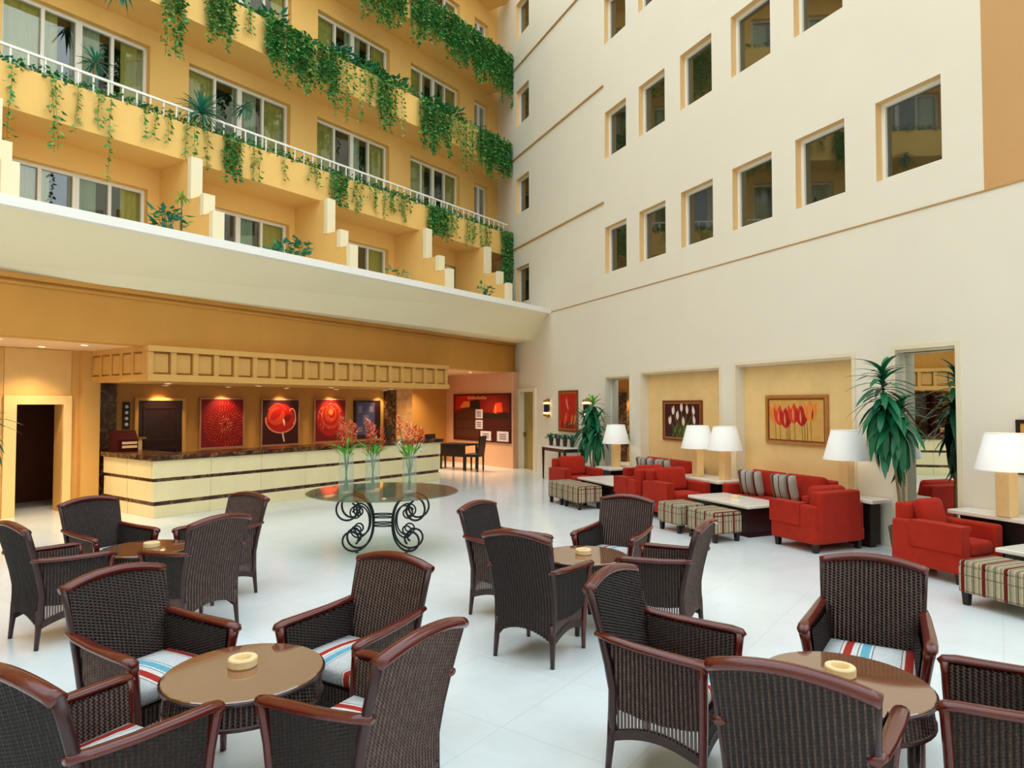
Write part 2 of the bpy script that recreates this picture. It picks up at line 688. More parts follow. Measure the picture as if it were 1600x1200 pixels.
m = MB().quad((-3.3, 0, 2.9), (-1.6, 0, 2.9), (-1.6, 0, 4.41), (-3.3, 0, 4.41))
struct(m, 'wall_right_corner', 'wall_cream', FR)
m = MB().quad((12.2, 0, 4.41), (12.2, 9, 4.41), (12.2, 9, TOP), (12.2, 0, TOP))
struct(m, 'wall_right_return', 'return_shaded_tan', FR)
m = MB().quad((12.2, 0, 4.41), (27, 0, 4.41), (27, 9, 4.41), (12.2, 9, 4.41))
struct(m, 'trim_1', 'coping_white', FR)
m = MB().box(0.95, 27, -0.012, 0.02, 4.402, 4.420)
struct(m, 'trim_2', 'belt_shadow', FR)  # strip stands for a groove, coloured like the shade inside it
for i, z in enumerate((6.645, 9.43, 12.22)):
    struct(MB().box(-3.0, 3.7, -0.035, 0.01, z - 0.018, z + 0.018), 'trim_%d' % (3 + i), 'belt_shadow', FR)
for i, (a, b, c) in enumerate(NICHES):
    t = MB()
    w, p = 0.055, 0.02
    t.box(a - w, a, -p, 0.0, 0, c + w).box(b, b + w, -p, 0.0, 0, c + w).box(a, b, -p, 0.0, c, c + w)
    o = struct(t, 'trim_%d' % (6 + i), 'niche_trim', FR)
    for k in range(3):
        MB().box(a, b, 0.02 + 0.05 * k, 0.05 + 0.05 * k, c - 0.035 + 0.008 * k, c).build('slat', 'niche_trim', o)
    if True:
        struct(MB().quad((a, 0.18, 0), (b, 0.18, 0), (b, 0.18, c), (a, 0.18, c)), 'wall_niche', 'niche_ochre', FR)
    if i in (0, 3):
        o = thing('wall_mirror', ['tall narrow mirror in the slim recess beside the green potted dracaena and console',
                                  'tall mirror in the wall recess behind the dracaena, reflecting the striped counter'][i > 0], 'mirror',
                  place(a, 0.155, 0, math.radians(-3.5) if i else 0, FR))
        MB().box(0.03, b - a - 0.03, 0, 0.018, 0.25, c - 0.06).build('mirror_glass', 'mirror_glass', o)
        MB().box(0, 0.03, -0.012, 0.018, 0, c - 0.04).box(b - a - 0.03, b - a, -0.012, 0.018, 0, c - 0.04).box(0.03, b - a - 0.03, -0.012, 0.018, 0, 0.25).box(
            0.03, b - a - 0.03, -0.012, 0.018, c - 0.06, c - 0.04).build('mirror_frame', 'niche_trim', o)
nwin = 0
for (a, b, c, d) in wins:
    nwin += 1
    w = 0.055
    f = MB().box(a, a + w, 0.12, 0.2, c, d).box(b - w, b, 0.12, 0.2, c, d).box(a + w, b - w, 0.12, 0.2, c, c + w).box(a + w, b - w, 0.12, 0.2, d - w, d)
    o = struct(f, 'window_%d' % nwin, 'frame_white', FR)
    MB().box(a + w, b - w, 0.16, 0.175, c + w, d - w).build('pane', 'dark_pane', o)
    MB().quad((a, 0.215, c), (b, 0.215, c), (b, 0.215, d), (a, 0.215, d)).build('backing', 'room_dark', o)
# door in the right wall
o = struct(MB().box(-1.08, -0.12, 0.12, 0.17, 0, 2.27), 'door_1', 'door_olive', FR)
MB().box(-1.30, -1.08, -0.05, 0.01, 0, 2.38).box(-0.12, 0.02, -0.05, 0.01, 0, 2.38).box(-1.08, -0.12, -0.05, 0.01, 2.27, 2.38).build('door_frame', 'niche_trim', o)
MB().box(-1.0, -0.94, 0.05, 0.12, 0.95, 1.08).build('handle', 'brass', o)

# ---- wall behind the viewer
struct(MB().quad((-22, -7, 0), (16, -7, 0), (16, -7, TOP), (-22, -7, TOP)), 'wall_back', 'wall_cream')

# ---- left building, upper facade (FL frame, y = distance from the viewer's line)
DW, DB = 13.25, 12.3
UEND = 17.2
FCOLS = [(-5.70, -3.30), (-2.55, -0.15), (0.6, 3.0), (3.75, 6.13), (6.9, 9.3), (10.05, 12.4), (13.2, 15.3), (16.0, 16.7)]
FROWS = [(4.72, 6.05), (7.45, 8.86), (10.15, 11.5), (12.85, 14.15)]
fw = [(a, b, c, d) for c, d in FROWS for a, b in FCOLS]
m = MB()
holed(m, -16, UEND, 4.3, TOP, DW, fw, 0.26)
struct(m, 'wall_left_facade', 'facade_amber', FL)
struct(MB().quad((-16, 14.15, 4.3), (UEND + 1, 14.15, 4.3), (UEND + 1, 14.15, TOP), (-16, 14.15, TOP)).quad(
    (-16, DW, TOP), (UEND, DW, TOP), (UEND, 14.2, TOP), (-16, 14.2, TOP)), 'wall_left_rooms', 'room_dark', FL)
rc = random.Random(3)
for (a, b, c, d) in fw:
    nwin += 1
    w = 0.06
    y0, y1 = DW + 0.14, DW + 0.21
    wide = b - a > 1.2
    f = MB().box(a, a + w, y0, y1, c, d).box(b - w, b, y0, y1, c, d).box(a + w, b - w, y0, y1, c, c + w).box(a + w, b - w, y0, y1, d - w, d)
    n = 4 if wide else 2
    edges = [a + w + (b - a - 2 * w) * k / n for k in range(n + 1)]
    for k in range(1, n):
        hw = 0.055 if k == n // 2 else 0.028
        f.box(edges[k] - hw, edges[k] + hw, y0 - 0.01, y1, c + w, d - w)
    o = struct(f, 'window_%d' % nwin, 'frame_white', FL)
    for k in range(n):
        MB().box(edges[k], edges[k + 1], DW + 0.175, DW + 0.181, c + w, d - w).build('pane', 'pane_glass', o)
    # curtains hang in folds behind the glass
    if wide:
        for (p, q, mt) in ((a, a + rc.uniform(.4, .9), 'curtain'), (a + rc.uniform(1.0, 1.25), b - rc.uniform(.65, .9), 'curtain_green'), (b - rc.uniform(.35, .6), b, 'curtain')):
            nf = max(6, int((q - p) / 0.03))
            MB().grid(lambda s, t, p=p, q=q: ((p + (q - p) * s, DW + 0.27 + 0.03 * math.sin(s * (q - p) * 62) + 0.01 * math.sin(s * 17), c + (d - c) * t), (s, t)), nf, 1).build(
                'curtain', mt, o, smooth=True)
    else:
        MB().grid(lambda s, t: ((a + 0.25 * s, DW + 0.27 + 0.03 * math.sin(s * 16), c + (d - c) * t), (s, t)), 8, 1).build('curtain', 'curtain_green', o, smooth=True)

# balcony ledges: slab, front panel and planter trough
BANDS = [(6.48, 7.18), (9.2, 9.97), (11.95, 12.74), (14.7, 15.5)]
for i, (z0, z1) in enumerate(BANDS):
    p = [(DB, z0), (DB, z1), (DB + 0.12, z1), (DB + 0.12, z1 - 0.12), (DB + 0.42, z1 - 0.12), (DB + 0.42, z0 + 0.14), (DW + 0.01, z0 + 0.14), (DW + 0.01, z0)]
    struct(MB().prismx(p, -16, 16.8), 'balcony_ledge', 'facade_amber', FL)
# white rail with short posts on the lowest ledge
r = struct(MB().box(-16, 16.5, DB + 0.03, DB + 0.07, 7.45, 7.49), 'balcony_rail', 'frame_white', FL)
pm = MB().box(-0.012, 0.012, -0.012, 0.012, 0, 0.28).mesh('rail_post', 'frame_white')
for k in range(64):
    shared('rail_post', pm, r, (1.5 + k * 0.235, DB + 0.05, 7.17))
# stepped partition walls between the terraces
for i, u in enumerate((-6.1, -2.95, 0.2, 3.33, 6.44, 9.53, 12.68, 15.2)):
    pts = [(DW, 4.36), (DW, 6.49), (12.15, 6.49), (12.15, 5.70), (11.7, 5.70), (11.7, 5.33), (11.38, 5.33), (11.38, 4.36)]
    o = struct(MB().prismx(pts, u - 0.09, u + 0.09), 'wall_terrace', 'facade_amber', FL)
    for (ya, yb, za, zb) in ((12.05, 12.15, 5.70, 6.49), (11.6, 11.7, 5.33, 5.70), (11.28, 11.38, 4.36, 5.33)):
        MB().box(u - 0.11, u + 0.11, ya - 0.02, yb - 0.0, za, zb + (0.02 if zb < 6.4 else 0)).build('end_cap', 'parapet_cream', o)

# parapet: leaning face, coping, soffit
def hexs(mb, l, r):
    """l and r: four (u, D, z) corners (front-bottom, back-bottom, front-top, back-top)"""
    mb.hexa([l[0], r[0], l[1], r[1], l[2], r[2], l[3], r[3]])
m = MB()
for (ul, bl), (ur, br_) in (((-16, 11.32), (1.0, 11.30)), ((1.0, 11.30), (15.95, 10.93))):
    tl = 10.02
    hexs(m, [(ul, bl, 3.75), (ul, bl + 0.3, 3.75), (ul, tl, 4.40), (ul, tl + 0.3, 4.40)], [(ur, br_, 3.75), (ur, br_ + 0.3, 3.75), (ur, tl + 0.03, 4.40), (ur, tl + 0.33, 4.40)])
struct(m, 'wall_parapet', 'parapet_cream', FL)
struct(MB().box(-16, 15.65, 9.93, 10.45, 4.38, 4.51), 'trim_10', 'coping_white', FL)
struct(MB().box(-16, 17, 10.3, DW + 0.02, 4.30, 4.36), 'terrace_floor', 'coping_white', FL)
struct(MB().box(-16, 16.4, 11.2, 11.28, 4.36, 4.55), 'trim_16', 'coping_white', FL)
m = MB()
m.quad((-16, 11.32, 3.752), (1.0, 11.30, 3.752), (15.95, 10.93, 3.752), (17, 12.2, 3.752), (-16, 12.2, 3.752))
struct(m, 'ceiling_soffit', 'parapet_cream', FL)

# long beam under the parapet, with two mouldings
def beamD(u):
    return 11.2 + (u - 3.0) * (0.79 / 13.43)
def beam(u0, u1, z0, z1, off, th):
    mb = MB()
    hexs(mb, [(u0, beamD(u0) - off, z0), (u0, beamD(u0) + th, z0), (u0, beamD(u0) - off, z1), (u0, beamD(u0) + th, z1)],
         [(u1, beamD(u1) - off, z0), (u1, beamD(u1) + th, z0), (u1, beamD(u1) - off, z1), (u1, beamD(u1) + th, z1)])
    return mb
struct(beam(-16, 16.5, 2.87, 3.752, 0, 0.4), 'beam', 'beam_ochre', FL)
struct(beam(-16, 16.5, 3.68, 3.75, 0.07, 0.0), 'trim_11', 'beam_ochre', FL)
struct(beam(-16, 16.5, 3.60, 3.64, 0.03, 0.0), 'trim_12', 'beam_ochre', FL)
m = MB()
m.hexa([(-16, 10.5, 2.872), (19.5, 12.3, 2.872), (-16, 17, 2.872), (19.5, 17, 2.872), (-16, 10.5, 3.0), (19.5, 12.3, 3.0), (-16, 17, 3.0), (19.5, 17, 3.0)])
struct(m, 'ceiling', 'ceiling_paint', FL)

# ---- lobby walls under the building
m = MB()
holed(m, -16, 5.4, 0, 2.872, 13.5, [(4.14, 4.84, 0, 1.9)], 0.35)
m.quad((5.4, 13.5, 0), (5.4, 14.3, 0), (5.4, 14.3, 2.872), (5.4, 13.5, 2.872))
wl = struct(m, 'wall_left', 'canopy_paint', FL)
cols = [(-0.6, 0.3), (0.3, 1.2), (1.2, 2.1), (2.1, 3.0), (3.0, 3.96), (3.96, 4.97)]
rows = [(0.0, 0.70), (0.70, 1.40), (1.40, 2.06), (2.06, 2.868)]
for ci, (a, b) in enumerate(cols):
    for (c, d) in rows:
        if ci == 5 and c < 2.0:
            continue
        pn = MB()
        add_soft(pn, 0, 0, 0, b - a - 0.006, 0.016, d - c - 0.006, 0.003, seg=1)
        q = pn.build('stone_panel', 'stone_plain' if (ci + int(c * 10)) % 3 else 'stone_plain_dark', wl)
        q.location = ((a + b) / 2, 13.494, (c + d) / 2)
struct(MB().box(3.96, 4.14, 13.44, 13.5, 0, 2.06).box(4.84, 4.97, 13.44, 13.5, 0, 2.06).box(4.14, 4.84, 13.44, 13.5, 1.9, 2.06), 'door_2', 'stone_light', FL)
struct(MB().box(5.10, 5.40, 13.36, 13.5, 0, 2.872), 'trim_13', 'canopy_paint', FL)
m = MB().quad((4.0, 13.85, 0), (4.0, 15.4, 0), (4.0, 15.4, 2.2), (4.0, 13.85, 2.2)).quad((4.0, 15.4, 0), (5.6, 15.4, 0), (5.6, 15.4, 2.2), (4.0, 15.4, 2.2)).quad(
    (5.6, 15.4, 0), (5.6, 13.85, 0), (5.6, 13.85, 2.2), (5.6, 15.4, 2.2)).quad((4.0, 13.85, 2.2), (5.6, 13.85, 2.2), (5.6, 15.4, 2.2), (4.0, 15.4, 2.2))
m.quad((4.0, 13.851, 0), (4.14, 13.851, 0), (4.14, 13.851, 2.2), (4.0, 13.851, 2.2)).quad((4.84, 13.851, 0), (5.6, 13.851, 0), (5.6, 13.851, 2.2), (4.84, 13.851, 2.2))
struct(m, 'wall_passage', 'passage_brown', FL)
struct(MB().box(4.25, 4.72, 15.3, 15.38, 0, 2.1), 'door_3', 'black_wood', FL)
struct(MB().quad((5.4, 14.3, 0), (14.25, 14.3, 0), (14.25, 14.3, 2.872), (5.4, 14.3, 2.872)), 'wall_reception', 'lobby_wall', FL)
struct(MB().box(13.62, 14.25, 14.18, 14.3, 0, 2.872), 'trim_14', 'corridor_stone', FL)
struct(MB().quad((14.25, 14.18, 0), (14.25, 15.3, 0), (14.25, 15.3, 2.872), (14.25, 14.18, 2.872)).quad((14.25, 15.3, 0), (17.4, 15.3, 0), (17.4, 15.3, 2.872), (14.25, 15.3, 2.872)),
       'wall_corridor_end', 'lobby_wall', FL)
# corridor side wall that carries the picture board
m = MB().hexa([(16.0, 11.75, 0), (16.6, 11.75, 0), (17.25, 16.2, 0), (17.9, 16.2, 0), (16.0, 11.75, 2.872), (16.6, 11.75, 2.872), (17.25, 16.2, 2.872), (17.9, 16.2, 2.872)])
struct(m, 'wall_corridor', 'corridor_wall', FL)

# ---- canopy over the reception: fascia with a frieze of raised square panels
cano = struct(MB().box(5.31, 12.54, 11.38, 13.5, 2.30, 2.872), 'reception_canopy', 'canopy_paint', FL)
MB().box(5.25, 12.60, 11.24, 11.38, 2.29, 2.40).box(5.25, 5.31, 11.38, 13.5, 2.29, 2.40).build('lower_moulding', 'canopy_paint', cano)
MB().box(5.25, 12.60, 11.24, 11.38, 2.78, 2.872).box(5.25, 5.31, 11.38, 13.5, 2.78, 2.872).build('upper_moulding', 'canopy_paint', cano)
NP = 19
st = (12.54 - 5.31) / NP
vb = MB().box(-0.045, 0.045, -0.10, 0, 2.40, 2.78).mesh('frieze_bar', 'canopy_paint')
pb = MB()
add_soft(pb, 0, -0.02, 2.59, st - 0.12, 0.06, 0.33, 0.012, seg=1)
pb = pb.mesh('frieze_panel', 'canopy_paint')
for k in range(NP + 1):
    shared('frieze_bar', vb, cano, (5.31 + k * st, 11.38, 0))
    if k < NP:
        shared('frieze_panel', pb, cano, (5.31 + (k + 0.5) * st, 11.38, 0))
for k in range(6):
    shared('frieze_bar', vb, cano, (5.31, 11.42 + k * 0.4, 0), (0, 0, -PI / 2), (1, .55, 1))
    if k < 5:
        shared('frieze_panel', pb, cano, (5.31, 11.62 + k * 0.4, 0), (0, 0, -PI / 2))

# ---- recessed ceiling lights (each with its own lamp)
def downlight(frame, label, power, blend=0.8, size=110, aim=None):
    o = thing('ceiling_light', label, 'ceiling light', frame, 'recessed ceiling lights')
    MB().lathe([(0.0, -0.004), (0.045, -0.004)], 16, cap=False).build('bulb', 'spot_glow', o)
    MB().lathe([(0.05, 0.0), (0.075, 0.0), (0.075, -0.012), (0.05, -0.012), (0.05, 0)], 16, cap=False).build('ring', 'frame_white', o)
    ld = bpy.data.lights.new('downlight', 'SPOT')
    ld.energy = power
    ld.color = (1.0, 0.74, 0.45)
    ld.spot_size = math.radians(size)
    ld.spot_blend = blend
    ld.shadow_soft_size = 0.04
    lo = bpy.data.objects.new('light', ld)
    COL.objects.link(lo)
    lo.parent = o
    lo.location = (0, 0, -0.02)
    if aim:
        lo.rotation_euler = aim
    return o
for (u, D, lab) in ((3.4, 11.9, 'recessed ceiling light nearest the dark doorway, under the beam'), (4.6, 12.0, 'recessed ceiling light between the doorway and the reception canopy'),
                    (4.3, 12.9, 'recessed ceiling light just above the dark doorway'), (1.8, 12.4, 'recessed ceiling light in the lobby beyond the doorway')):
    downlight(place(u, D, 2.87, 0, FL), lab, 125)
for (u, D, lab) in ((14.3, 13.2, 'recessed ceiling light above the dark desk at the end of the counter'), (15.4, 12.9, 'recessed ceiling light in front of the picture board'),
                    (15.2, 14.6, 'recessed ceiling light at the corridor end wall')):
    downlight(place(u, D, 2.87, 0, FL), lab, 230)
for (u, lab) in ((8.3, 'picture light above the red chrysanthemum painting'), (9.81, 'picture light above the red tulip painting'), (11.31, 'picture light above the red rose painting'),
                 (6.9, 'recessed light above the dark door behind the counter'), (13.0, 'recessed light above the screen behind the counter')):
    downlight(place(u, 14.02, 2.30, 0, FL), lab, 48, 0.6, 95, (math.radians(12), 0, 0))
for u, w_ in ((6.3, 'in front of the dark door'), (8.2, 'in front of the chrysanthemum painting'), (10.1, 'in front of the tulip cup painting'), (12.0, 'in front of the information screen')):
    downlight(place(u, 12.7, 2.30, 0, FL), 'recessed ceiling light under the reception canopy ' + w_, 60)

# ================================================================== WICKER ARMCHAIRS
def back_y(z):
    if z <= 0.42:
        return -0.262 - 0.018 * (0.42 - z) / 0.42
    return -0.262 - 0.124 * ((z - 0.42) / 0.51) ** 1.25
def back_w(z):
    return 0.238 + 0.041 * max(0, min(1, (z - 0.1) / 0.83))
def rib(x):
    return 0.0055 * math.cos(2 * PI * x / 0.0235)

def make_chair(label):
    t = thing('wicker_armchair', label, 'chair', FW, 'wicker armchairs')
    # backrest: ribbed inner and outer face
    b = MB()
    nx, nz = 104, 8
    def outer(s, q):
        k = 2 * s - 1
        zb = 0.17 + 0.085 * (1 - k * k)
        zt = 0.915 + 0.045 * (1 - k * k)
        z = zb + (zt - zb) * q
        x = k * back_w(z)
        return (x, back_y(z) - 0.022 * (1 - k * k) + rib(x) - 0.004, z), (x + 5, z)
    def inner(s, q):
        k = 2 * s - 1
        zb = 0.40
        zt = 0.915 + 0.045 * (1 - k * k)
        z = zb + (zt - zb) * q
        x = k * (back_w(z) - 0.006)
        return (x, back_y(z) - 0.022 * (1 - k * k) + 0.036 - rib(x), z), (x + 5, z)
    b.grid(outer, nx, nz)
    b.grid(inner, nx, 6, flip=True)
    for s in (0, 1):
        b.grid(lambda a, q, s=s: ((lambda p, r: ((p[0] + (r[0] - p[0]) * a, p[1] + (r[1] - p[1]) * a, p[2]), (a * .04, p[2])))(outer(s, q)[0], inner(s, max(0, q))[0])), 1, 8)
    b.build('backrest', 'wicker', t, smooth=True)
    # edge posts of the back
    for sx in (-1, 1):
        zs = [0.16, 0.30, 0.42, 0.55, 0.70, 0.82, 0.93]
        MB().sweep([(sx * back_w(z), back_y(z) + 0.014, z) for z in zs], 0.013, 0.024, 8, (0, 1, 0)).build('back_post', 'dark_wood', t, smooth=True)
    # arched top rail
    pth = []
    for k in range(-8, 9):
        x = k / 8 * 0.287
        q = 1 - (k / 8) ** 2
        pth.append((x, -0.384 + 0.012 - 0.022 * q, 0.918 + 0.048 * q))
    MB().sweep(pth, 0.034, 0.026, 12, (0, 0, 1)).build('top_rail', 'mahogany', t, smooth=True)
    for sx in (-1, 1):
        # side: woven panel, open canes, lower border
        def sidex(y, z):
            q = (y + 0.262) / 0.49
            return sx * (0.247 + (0.040 * q ** 1.3) * max(0, (z - 0.25) / 0.4))
        p = MB()
        def so(s, q, off=0.0):
            y = -0.262 + 0.49 * s
            z0, z1 = 0.335 - 0.03 * math.sin(PI * s), 0.655 + 0.028 * (1 - s) ** 2
            z = z0 + (z1 - z0) * q
            return (sidex(y, z) + sx * (off + rib(y)), y, z), (y + 5, z)
        p.grid(so, 92, 4, flip=sx > 0)
        p.grid(lambda s, q: so(s, q, -0.03), 92, 3, flip=sx < 0)
        p.build('side_panel', 'wicker', t, smooth=True)
        c = MB()
        for k in range(24):
            y = -0.245 + k * 0.0195
            s = (y + 0.262) / 0.49
            zt = 0.345
            zb = 0.17 + 0.055 * math.sin(PI * s)
            c.taper(sidex(y, 0.25) - sx * 0.012, y, zb, zt, 0.005, 0.0055, 0.005, 0.0055)
        c.build('open_canes', 'wicker', t)
        b2 = MB()
        b2.grid(lambda s, q: ((sidex(-0.262 + 0.49 * s, 0.2) + sx * 0.004, -0.262 + 0.49 * s, 0.155 + 0.055 * math.sin(PI * s) + 0.05 * q), (q * .5, s * .5)), 16, 1, flip=sx > 0)
        b2.grid(lambda s, q: ((sidex(-0.262 + 0.49 * s, 0.2) - sx * 0.02, -0.262 + 0.49 * s, 0.155 + 0.055 * math.sin(PI * s) + 0.05 * q), (q * .5, s * .5)), 16, 1, flip=sx < 0)
        b2.build('lower_border', 'wicker', t)
        # arm rail
        pth = [(sx * 0.262, -0.335, 0.700), (sx * 0.272, -0.25, 0.688), (sx * 0.283, -0.10, 0.676), (sx * 0.294, 0.08, 0.670), (sx * 0.299, 0.20, 0.668), (sx * 0.299, 0.252, 0.660), (sx * 0.296, 0.272, 0.645)]
        MB().sweep(pth, [0.026, 0.030, 0.032, 0.034, 0.035, 0.033, 0.022], [0.018, 0.020, 0.021, 0.022, 0.022, 0.021, 0.014], 10).build('armrest', 'mahogany', t, smooth=True)
        # front post and leg in one curve
        MB().sweep([(sx * 0.294, 0.246, 0.655), (sx * 0.286, 0.243, 0.60), (sx * 0.268, 0.236, 0.48), (sx * 0.254, 0.230, 0.34), (sx * 0.248, 0.224, 0.17), (sx * 0.250, 0.220, 0.0)],
                   [0.032, 0.028, 0.025, 0.025, 0.022, 0.017], [0.024, 0.022, 0.022, 0.022, 0.021, 0.017], 8, (0, 1, 0)).build('front_leg', 'mahogany', t, smooth=True)
        MB().sweep([(sx * 0.232, -0.262, 0.30), (sx * 0.240, -0.266, 0.16), (sx * 0.246, -0.280, 0.0)], [0.022, 0.021, 0.016], None, 8, (0, 1, 0)).build('rear_leg', 'dark_wood', t, smooth=True)
    # seat deck, front apron with canes
    MB().box(-0.24, 0.24, -0.25, 0.222, 0.372, 0.412).build('seat', 'dark_wood', t)
    a = MB()
    a.grid(lambda s, q: ((-0.235 + 0.47 * s, 0.232 + rib(s * .47), 0.325 + 0.085 * q), (s * .47, q * .08)), 96, 1, flip=True)
    for k in range(23):
        a.taper(-0.215 + k * 0.0195, 0.222, 0.21 + 0.05 * (1 - (k / 11 - 1) ** 2), 0.33, 0.0055, 0.005, 0.0055, 0.005)
    a.grid(lambda s, q: ((-0.235 + 0.47 * s, 0.230, 0.17 + 0.05 * (1 - (2 * s - 1) ** 2) + 0.045 * q), (q * .5, s * .5)), 12, 1, flip=True)
    a.build('front_apron', 'wicker', t)
    cu = MB()
    add_soft(cu, 0, 0.0, 0.455, 0.47, 0.45, 0.075, 0.02, puff=0.022)
    cu.build('seat_cushion', 'seat_stripe', t, smooth=True)
    return t

CH = [  # x, y, facing angle, label
    (-1.90, 3.62, -28, 'wicker armchair at the front-left table with a clear view of its striped cushion'),
    (-0.92, 3.83, -121, 'wicker armchair at the front-left table, nearest the iron scroll table'),
    (-0.69, 2.98, 150, 'wicker armchair at the front-left table, seen from behind with its red arm in front'),
    (-1.59, 2.71, 63, 'wicker armchair cut off by the bottom-left corner, at the front-left table'),
    (-3.72, 5.59, 56, 'wicker armchair at the left edge beside the dark polished table, seen from its side'),
    (-3.86, 6.49, -28, 'wicker armchair in front of the stone doorway, facing the hall'),
    (-2.75, 5.79, 150, 'wicker armchair seen from behind at the dark polished table, nearest the striped front chair'),
    (-2.94, 6.70, -120, 'wicker armchair half hidden behind another, next to the reception counter side'),
    (-0.01, 6.18, -32, 'wicker armchair of the centre table, nearest the iron scroll table with vases'),
    (0.23, 5.23, 58, 'wicker armchair of the centre table, seen straight from behind on its own floor patch'),
    (0.97, 6.49, -122, 'wicker armchair of the centre table, backed by the red armchairs and ottomans'),
    (1.22, 5.55, 150, 'wicker armchair of the centre table with its narrow curved back edge in profile'),
    (0.87, 3.58, -35, 'wicker armchair at the front-right table, seen from its woven side'),
    (1.99, 3.78, -122, 'wicker armchair at the front-right table facing the viewer with red and blue striped cushion'),
    (1.19, 2.71, 56, 'wicker armchair seen from behind at the bottom edge, in front of the front-right table'),
    (2.15, 2.91, 147, 'wicker armchair cut off by the bottom-right edge, only its arms in view'),
]
chair0 = None
for (x, y, a, lab) in CH:
    fr = place(x, y, 0, math.radians(a - 90))
    if chair0 is None:
        chair0 = make_chair(lab)
        chair0.matrix_world = fr
    else:
        dup(chair0, fr, lab)

# ================================================================== ROUND TABLES AND ASHTRAYS
def make_table(label):
    t = thing('round_table', label, 'table', FW, 'round wicker tables')
    MB().lathe([(0.0, 0.582), (0.366, 0.582), (0.372, 0.588), (0.372, 0.596), (0.368, 0.600), (0.0, 0.600)], 48, cap=False).build('table_top', 'table_top', t, smooth=False)
    MB().lathe([(0.366, 0.578), (0.380, 0.580), (0.380, 0.590), (0.374, 0.594)], 48, cap=False).build('rim', 'dark_wood', t)
    a = MB()
    a.grid(lambda s, q: (((0.362 - 0.012 * q + rib(s * 2.28) * 1.0) * math.cos(2 * PI * s), (0.362 - 0.012 * q + rib(s * 2.28)) * math.sin(2 * PI * s), 0.475 + 0.105 * q), (s * 2.28, q * .1)), 320, 1)
    a.build('apron', 'wicker', t, smooth=True)
    MB().lathe([(0.352, 0.462), (0.372, 0.466), (0.372, 0.478), (0.360, 0.484)], 40, cap=False).build('lower_rim', 'dark_wood', t, smooth=True)
    MB().lathe([(0.0, 0.47), (0.355, 0.47)], 32, cap=False).build('underside', 'dark_wood', t)
    for k in range(4):
        q = PI / 4 + k * PI / 2 + 0.5
        c, s = math.cos(q), math.sin(q)
        MB().sweep([(0.29 * c, 0.29 * s, 0.475), (0.285 * c, 0.285 * s, 0.25), (0.30 * c, 0.30 * s, 0.0)], [0.030, 0.027, 0.020], None, 8, (0, 1, 0)).build('leg', 'dark_wood', t, smooth=True)
    return t
def make_ashtray(label):
    o = MB().lathe([(0.0, 0.0), (0.066, 0.0), (0.070, 0.006), (0.070, 0.038), (0.066, 0.044), (0.042, 0.044), (0.038, 0.034), (0.036, 0.010), (0.0, 0.010)], 28, cap=False).build('ashtray', 'ashtray_cream', None, FW, smooth=False)
    return tag(o, label, 'ashtray', 'cream stone ashtrays')
TB = [(-1.31, 3.32, 'round wicker table with brown glass top, front-left among four armchairs', (-0.03, 0.05), 'cream round ashtray on the front-left table'),
      (-3.32, 6.12, 'round table with dark reflecting top in the far-left chair group', (0.03, 0.03), 'cream round ashtray on the dark table of the far-left chair group'),
      (0.62, 5.84, 'round wicker table of the centre chair group', (0.0, 0.02), 'cream round ashtray on the centre table'),
      (1.57, 3.20, 'round wicker table of the front-right chair group with pale reflecting top', (0.01, 0.06), 'cream round ashtray on the front-right table beside the striped cushion')]
table0 = ash0 = None
for (x, y, lab, (ax, ay), alab) in TB:
    if table0 is None:
        table0 = make_table(lab)
        table0.matrix_world = place(x, y)
        ash0 = make_ashtray(alab)
        ash0.matrix_world = place(x + ax, y + ay, 0.6)
    else:
        dup(table0, place(x, y), lab)
        dup(ash0, place(x + ax, y + ay, 0.6), alab)

# ================================================================== RED SEATING ALONG THE RIGHT WALL
def legs4(t, w, d, h=0.12, ins=0.06, top=0.035, bot=0.026):
    for sx in (-1, 1):
        for sy in (-1, 1):
            MB().taper(sx * (w / 2 - ins), sy * (d / 2 - ins), 0, h, bot, bot, top, top).build('leg', 'black_wood', t)

